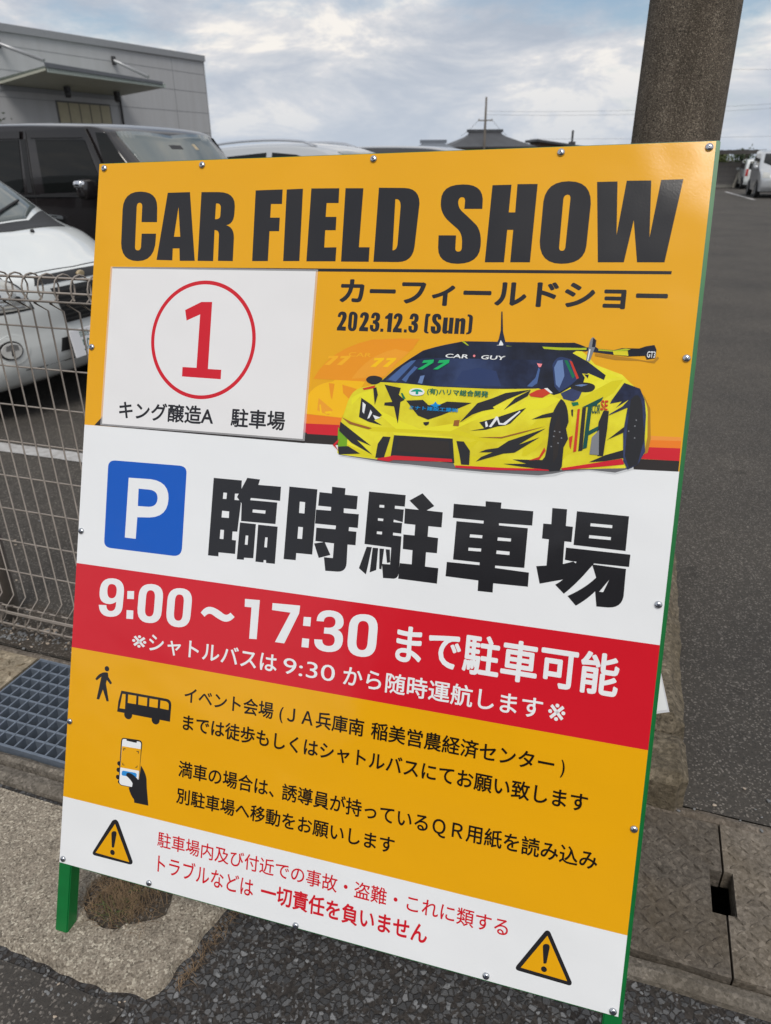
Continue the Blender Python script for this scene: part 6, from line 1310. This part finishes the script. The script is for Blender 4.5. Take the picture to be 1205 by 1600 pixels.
for s in (28.1, 31.2):
    bm = bmesh.new(); wbox(bm, s - .11, s + .11, 1.0, 1.22, 4.50, 4.68); lathe(bm, [(.12, -.28), (.15, -.1), (.10, 0), (.05, .05)], 14, M=Matrix.Translation(wl_(s, 1.1, 4.52))); obj('canopy_lamp', bm, M['dark_metal'], wh)
bm = bmesh.new(); tube(bm, [wl_(32.45, .09, 4.6), wl_(32.45, .09, .2)], .05, 10); obj('downpipe', bm, M['dark_metal'], wh)
wbm = bmesh.new(); wbox(wbm, 28.3, 31.75, -.03, .03, 2.1, 4.20); wf = obj('window', wbm, M['win_frame'], wh)
for k in range(5):
    a = 28.38 + k * .67; bm = bmesh.new(); wbox(bm, a, a + .60, .031, .045, 2.18, 4.12); obj('blind_panel', bm, M['blind'], wf)
# darker grey strip standing on the wall below the canopy
bm = bmesh.new(); wbox(bm, 24.8, 32.3, .009, .05, 4.42, 4.60); obj('soffit_trim', bm, M['flash'], wh)

# ------------------------------------------------------------------ trees and shrubs
def leaf_mat(name, a, b):
    m = mat(name, a, .6, spec=.3); g = G(m); n = g.noise(2.5, 4, .6); oi = g.n('ShaderNodeNewGeometry')
    f = g.math('ADD', g.math('MULTIPLY', n, .6), g.math('MULTIPLY', oi.outputs['Random Per Island'], .5)); g.color(g.mix(g.ramp(f, [(.2, 0.0), (.85, 1.0)]), a, b)); return m
M['bark'] = m_var('bark', (.10, .075, .055), .9, 12, .4); M['leaf_dark'] = leaf_mat('dark_needles', (.018, .030, .016), (.055, .075, .035)); M['leaf_mid'] = leaf_mat('mid_leaves', (.03, .045, .014), (.09, .11, .03)); M['leaf_rust'] = leaf_mat('autumn_leaves', (.07, .055, .018), (.17, .12, .035))
def crown(parent, c, r, n, size, m, name='crown', flat=1.0):
    bm = bmesh.new(); rnd = random.Random(int(c[0] * 100 + c[1] * 7)); cl = []
    for k in range(max(6, n // 45)):
        d = Vector((rnd.gauss(0, 1), rnd.gauss(0, 1), rnd.gauss(0, 1))).normalized() * (rnd.random() ** .45)
        cl.append((Vector((c[0] + d.x * r[0], c[1] + d.y * r[1], c[2] + d.z * r[2])), rnd.uniform(.14, .34)))
    for k in range(n):
        q, w = rnd.choice(cl); p = q + Vector((rnd.gauss(0, w * r[0]), rnd.gauss(0, w * r[1]), rnd.gauss(0, w * r[2] * .8)))
        u = Vector((rnd.gauss(0, 1), rnd.gauss(0, 1), rnd.gauss(0, .7))).normalized(); v = u.cross(Vector((rnd.gauss(0, 1), rnd.gauss(0, 1), rnd.gauss(0, 1)))).normalized(); s_ = size * rnd.uniform(.6, 1.4)
        bm.faces.new([bm.verts.new(t) for t in (p - u * s_, p + v * s_ * .42, p + u * s_, p - v * s_ * .42)])
    return obj(name, bm, m, parent)
def tree(name, label, loc, h, r, n, size, m, group=None, trunk=True):
    t = thing(name, label, 'tree' if 'tree' in name else 'shrub', loc, 0, group)
    bm = bmesh.new(); tube(bm, [(0, 0, -.1), (.05, 0, h * .25), (-.04, .05, h * .5), (.03, 0, h * .85)], [.05 * h * .35, .045 * h * .3, .03 * h * .3, .01], 8)
    for k in range(6):
        a = k * 1.05; z = h * (.25 + .09 * k); tube(bm, [(0, 0, z), (math.cos(a) * r[0] * .4, math.sin(a) * r[1] * .4, z + h * .12), (math.cos(a) * r[0] * .8, math.sin(a) * r[1] * .8, z + h * .2)], [.02 * h * .3, .012 * h * .3, .004], 6)
    obj('trunk', bm, M['bark'], t); crown(t, (0, 0, h - r[2]), r, n, size, m); return t
tree('conifer_tree', 'dark conifer whose tip shows in front of the warehouse at the left edge', (-10.15, 20.3, 0), 2.75, (.95, .95, 1.25), 2600, .05, M['leaf_dark'])

# ------------------------------------------------------------------ far right: carport, boundary wall, shrubs
M['block'] = m_var('brown_block_wall', (.40, .365, .335), .85, 6, .18); M['kerbm'] = m_var('pale_kerb', (.30, .29, .26), .8, 6, .15); M['rust_roof'] = m_var('dark_carport_roof', (.05, .045, .042), .6, 5, .3); M['cream'] = m_var('cream_post', (.50, .46, .38), .6, 5, .12)
RD = Vector((.9456, -.3256, 0))
def far_thing(name, label, cat, loc): return thing(name, label, cat, loc, EZ)
wl3 = far_thing('boundary_wall', 'brown block wall at the far side of the car park beneath the carport roof', 'wall', (18.6, 43.9, 0))
bm = bmesh.new(); box(bm, -5.0, 1.6, 0, .15, 0, 1.22); obj('wall_panel', bm, M['block'], wl3)
bm = bmesh.new()
for z in (.30, .55, .80, 1.02): box(bm, -5.0, 1.6, -.004, .02, z, z + .012)
obj('course_joint', bm, M['joint'], wl3)
bm = bmesh.new(); box(bm, -5.0, 1.6, -.03, .18, 1.222, 1.27); obj('coping', bm, M['kerbm'], wl3)
bm = bmesh.new(); box(bm, -5.0, 1.1, -.35, -.15, 0, .15); tag(obj('kerb_strip', bm, M['kerbm']), kind='structure'); bpy.data.objects['kerb_strip'].location = (18.6, 43.9, 0); bpy.data.objects['kerb_strip'].rotation_euler = (0, 0, EZ)
cp = far_thing('carport', 'dark low carport roof on slanted cream posts at the far right', 'carport', (19.30, 43.2, 0))
bm = bmesh.new(); box(bm, -6.0, 9.0, -.9, .45, 1.72, 1.80)
k = -6.0
while k < 9.0: box(bm, k, k + .06, -.95, .45, 1.801, 1.86); k += .42
obj('roof', bm, M['rust_roof'], cp)
bm = bmesh.new(); box(bm, -6.0, 9.0, -1.0, -.96, 1.64, 1.84); obj('fascia', bm, M['rust_roof'], cp)
for x in (0, 4.2, -4.2):
    bm = bmesh.new(); tube(bm, [(x, 0, 0), (x + .22, -.02, 1.0), (x + .45, -.1, 1.72)], .07, 10); obj('post', bm, M['cream'], cp)
for i, (x, y, h, r, m, lab) in enumerate(((17.4, 45.6, 1.9, (1.2, .8, .6), 'leaf_rust', 'rusty autumn shrub over the boundary wall at the left end of the carport'), (19.3, 46.0, 1.75, (1.0, .8, .55), 'leaf_mid', 'low olive-green shrub over the boundary wall by the cream post'), (20.9, 46.4, 2.0, (.9, .8, .8), 'leaf_dark', 'dark green shrub just left of the silver minivan roof'))):
    tree('garden_shrub', lab, (x, y, 0), h, r, 1500, .09, M[m])

# ------------------------------------------------------------------ far houses, poles and wires
M['tile'] = m_var('dark_roof_tiles', (.055, .058, .066), .5, 1.2, .3); M['tile2'] = m_var('slate_roof', (.14, .16, .19), .5, 1, .2); M['plaster'] = m_var('tan_plaster', (.30, .24, .16), .8, .8, .25); M['brownwall'] = m_var('brown_wood_wall', (.12, .07, .045), .8, .9, .3); M['pole_far'] = m_var('grey_brown_pole', (.17, .15, .13), .8, .5, .2); M['wire'] = mat('power_wire', (.12, .125, .14), .7)
def house(name, label, loc, rz_, w, d, ez, rzg, hip, m_roof, m_wall, parts=()):
    t = thing(name, label, 'house', loc, rz_)
    bm = bmesh.new(); box(bm, -w * .42, w * .42, -d * .42, d * .42, 0, ez); obj('wall', bm, m_wall, t)
    bm = bmesh.new(); n = 7
    def prof(u): return ez + (rzg - ez) * (u ** 1.15)
    hw = hip
    for i in range(n):            # concave hipped skirt of roof tiles rising to the gable
        u0, u1 = i / n, (i + 1) / n
        def rect(u): return (w / 2 - (w / 2 - hw) * min(1, u / .8) if u < .8 else hw, d / 2 * (1 - u), prof(u))
        a, b = rect(u0), rect(u1)
        P = lambda r, sx, sy: bm.verts.new((sx * r[0], sy * r[1], r[2]))
        for sx, sy, ex, ey in ((-1, -1, 1, -1), (1, -1, 1, 1), (1, 1, -1, 1), (-1, 1, -1, -1)): bm.faces.new((P(a, sx, sy), P(a, ex, ey), P(b, ex, ey), P(b, sx, sy)))
    bmesh.ops.remove_doubles(bm, verts=bm.verts[:], dist=.003); bmesh.ops.recalc_face_normals(bm, faces=bm.faces[:]); rf = obj('roof', bm, m_roof, t)
    bm = bmesh.new(); box(bm, -hw - .25, hw + .25, -.22, .22, rzg - .05, rzg + .32); obj('ridge', bm, m_roof, rf)
    bm = bmesh.new(); box(bm, -w / 2, w / 2, -d / 2, d / 2, ez - .18, ez - .001); obj('eaves', bm, M['dark_metal'], rf)
    return t
house('tiled_house', 'distant house with a dark tiled hip-and-gable roof behind the thin grey pole', (14.4, 113, 0), .12, 12.4, 9.5, 3.2, 5.1, 2.3, M['tile'], M['plaster'])
t = thing('shed_house', 'distant low brown house with a single-slope dark roof and a chimney', 'house', (25.4, 116, 0), .05)
bm = bmesh.new(); box(bm, -3.4, 3.4, -3, 3, 0, 3.0); obj('wall', bm, M['brownwall'], t)
bm = bmesh.new(); v = [bm.verts.new(p) for p in ((-4.0, -3.6, 3.85), (4.4, -3.6, 2.75), (4.4, 3.6, 2.75), (-4.0, 3.6, 3.85), (-4.0, -3.6, 4.15), (4.4, -3.6, 3.0), (4.4, 3.6, 3.0), (-4.0, 3.6, 4.15))]
for f in ((0, 3, 2, 1), (4, 5, 6, 7), (0, 1, 5, 4), (1, 2, 6, 5), (2, 3, 7, 6), (3, 0, 4, 7)): bm.faces.new([v[i] for i in f])
rf = obj('roof', bm, M['tile'], t)
bm = bmesh.new(); v = [bm.verts.new(p) for p in ((-3.39, -3.01, 3.0), (3.39, -3.01, 3.0), (-3.39, -3.01, 3.75), (-3.39, 3, 3.0), (3.39, 3, 3.0), (-3.39, 3, 3.75))]
for f in ((0, 1, 2), (3, 5, 4), (0, 2, 5, 3)): bm.faces.new([v[i] for i in f])
obj('gable', bm, M['brownwall'], t)
bm = bmesh.new(); box(bm, 1.6, 2.4, -.5, .3, 2.9, 3.85); box(bm, 1.85, 2.1, -.25, 0, 3.85, 5.3); obj('chimney', bm, M['dark_metal'], rf)
house('low_house', 'distant small house with a slate roof and tan wall left of the tiled house', (6.4, 100, 0), .1, 4.6, 6.5, 2.9, 3.55, 1.4, M['tile2'], M['plaster'])
pf = thing('distant_pole', 'thin grey utility pole with one crossarm rising in front of the tiled house', 'utility pole', (13.75, 108, 0))
bm = bmesh.new(); lathe(bm, [(.20, 0), (.17, 4), (.15, 6), (.12, 8.95), (.10, 9.0)], 12); obj('shaft', bm, M['pole_far'], pf)
bm = bmesh.new(); box(bm, -.95, .95, -.06, .06, 6.22, 6.36); obj('crossarm', bm, M['pole_far'], pf)
bm = bmesh.new()
for x in (-.85, .0, .85): lathe(bm, [(.05, 6.36), (.09, 6.42), (.05, 6.5)], 8, M=Matrix.Translation((x, 0, 0)))
obj('insulator', bm, M['kerbm'], pf)
def wire(label, a, b, sag, r=.014, n=24):
    bm = bmesh.new(); A, B = Vector(a), Vector(b); m_ = (A + B) / 2
    tube(bm, [A.lerp(B, k / n) - Vector((0, 0, sag * 4 * (k / n) * (1 - k / n))) - m_ for k in range(n + 1)], r, 5); o = obj('overhead_wire', bm, M['wire'], None, True); o.location = m_; tag(o, label, 'wire', 'overhead wires')
base = (13.75, 108, 0)
wire('thin service wire drooping from the crossarm to the left roof edge of the tiled house', (12.9, 107.95, 6.4), (10.9, 111, 4.6), .15, .02)
wire('thin service wire drooping from the crossarm to the right roof slope of the tiled house', (14.6, 107.95, 6.4), (17.2, 111, 4.6), .15, .02)
wire('upper of the faint long wires running right from the distant pole', (13.9, 108, 7.35), (75, 108, 9.6), .9)
wire('second faint long wire running right just under the upper one', (13.9, 108, 6.95), (75, 108, 9.0), .9)
wire('low faint wire crossing just above the roofs to the right', (20.5, 112, 4.15), (80, 112, 4.75), .3)
wire('high faint wire on the right of the concrete pole', (40, 105, 11.6), (80, 105, 11.9), .3)

# ------------------------------------------------------------------ unseen house, added behind the viewer for its dark mirror image in the board
M['far_wall'] = m_var('dark_timber_wall', (.085, .07, .06), .85, 1.5, .25)
t = thing('unseen_house', 'unseen dark timber house with a tiled roof, added for the board to mirror', 'house', (-2.2, -14.5, 0), .05)
bm = bmesh.new(); box(bm, -5.5, 8, -4, 4, 0, 4.6); obj('wall', bm, M['far_wall'], t)
bm = bmesh.new(); v = [bm.verts.new(p) for p in ((-6.2, 4.7, 4.45), (8.7, 4.7, 4.45), (8.7, 0, 6.9), (-6.2, 0, 6.9), (-6.2, -4.7, 4.45), (8.7, -4.7, 4.45), (-6.2, 4.7, 4.62), (8.7, 4.7, 4.62), (8.7, 0, 7.1), (-6.2, 0, 7.1), (-6.2, -4.7, 4.62), (8.7, -4.7, 4.62))]
for f in ((0, 1, 2, 3), (3, 2, 5, 4), (6, 9, 8, 7), (9, 10, 11, 8), (0, 6, 7, 1), (4, 5, 11, 10), (0, 3, 9, 6), (3, 4, 10, 9), (1, 7, 8, 2), (2, 8, 11, 5)): bm.faces.new([v[i] for i in f])
bmesh.ops.recalc_face_normals(bm, faces=bm.faces[:]); obj('roof', bm, M['tile'], t)
for x in (-3.6, .4, 4.4):
    bm = bmesh.new(); box(bm, x, x + 1.8, 3.98, 4.06, .9, 2.2); w_ = obj('window', bm, M['win_frame'], t)
    bm = bmesh.new(); box(bm, x + .06, x + .87, 4.061, 4.07, .96, 2.14); box(bm, x + .93, x + 1.74, 4.061, 4.07, .96, 2.14); obj('pane', bm, M['glass_dark'], w_)
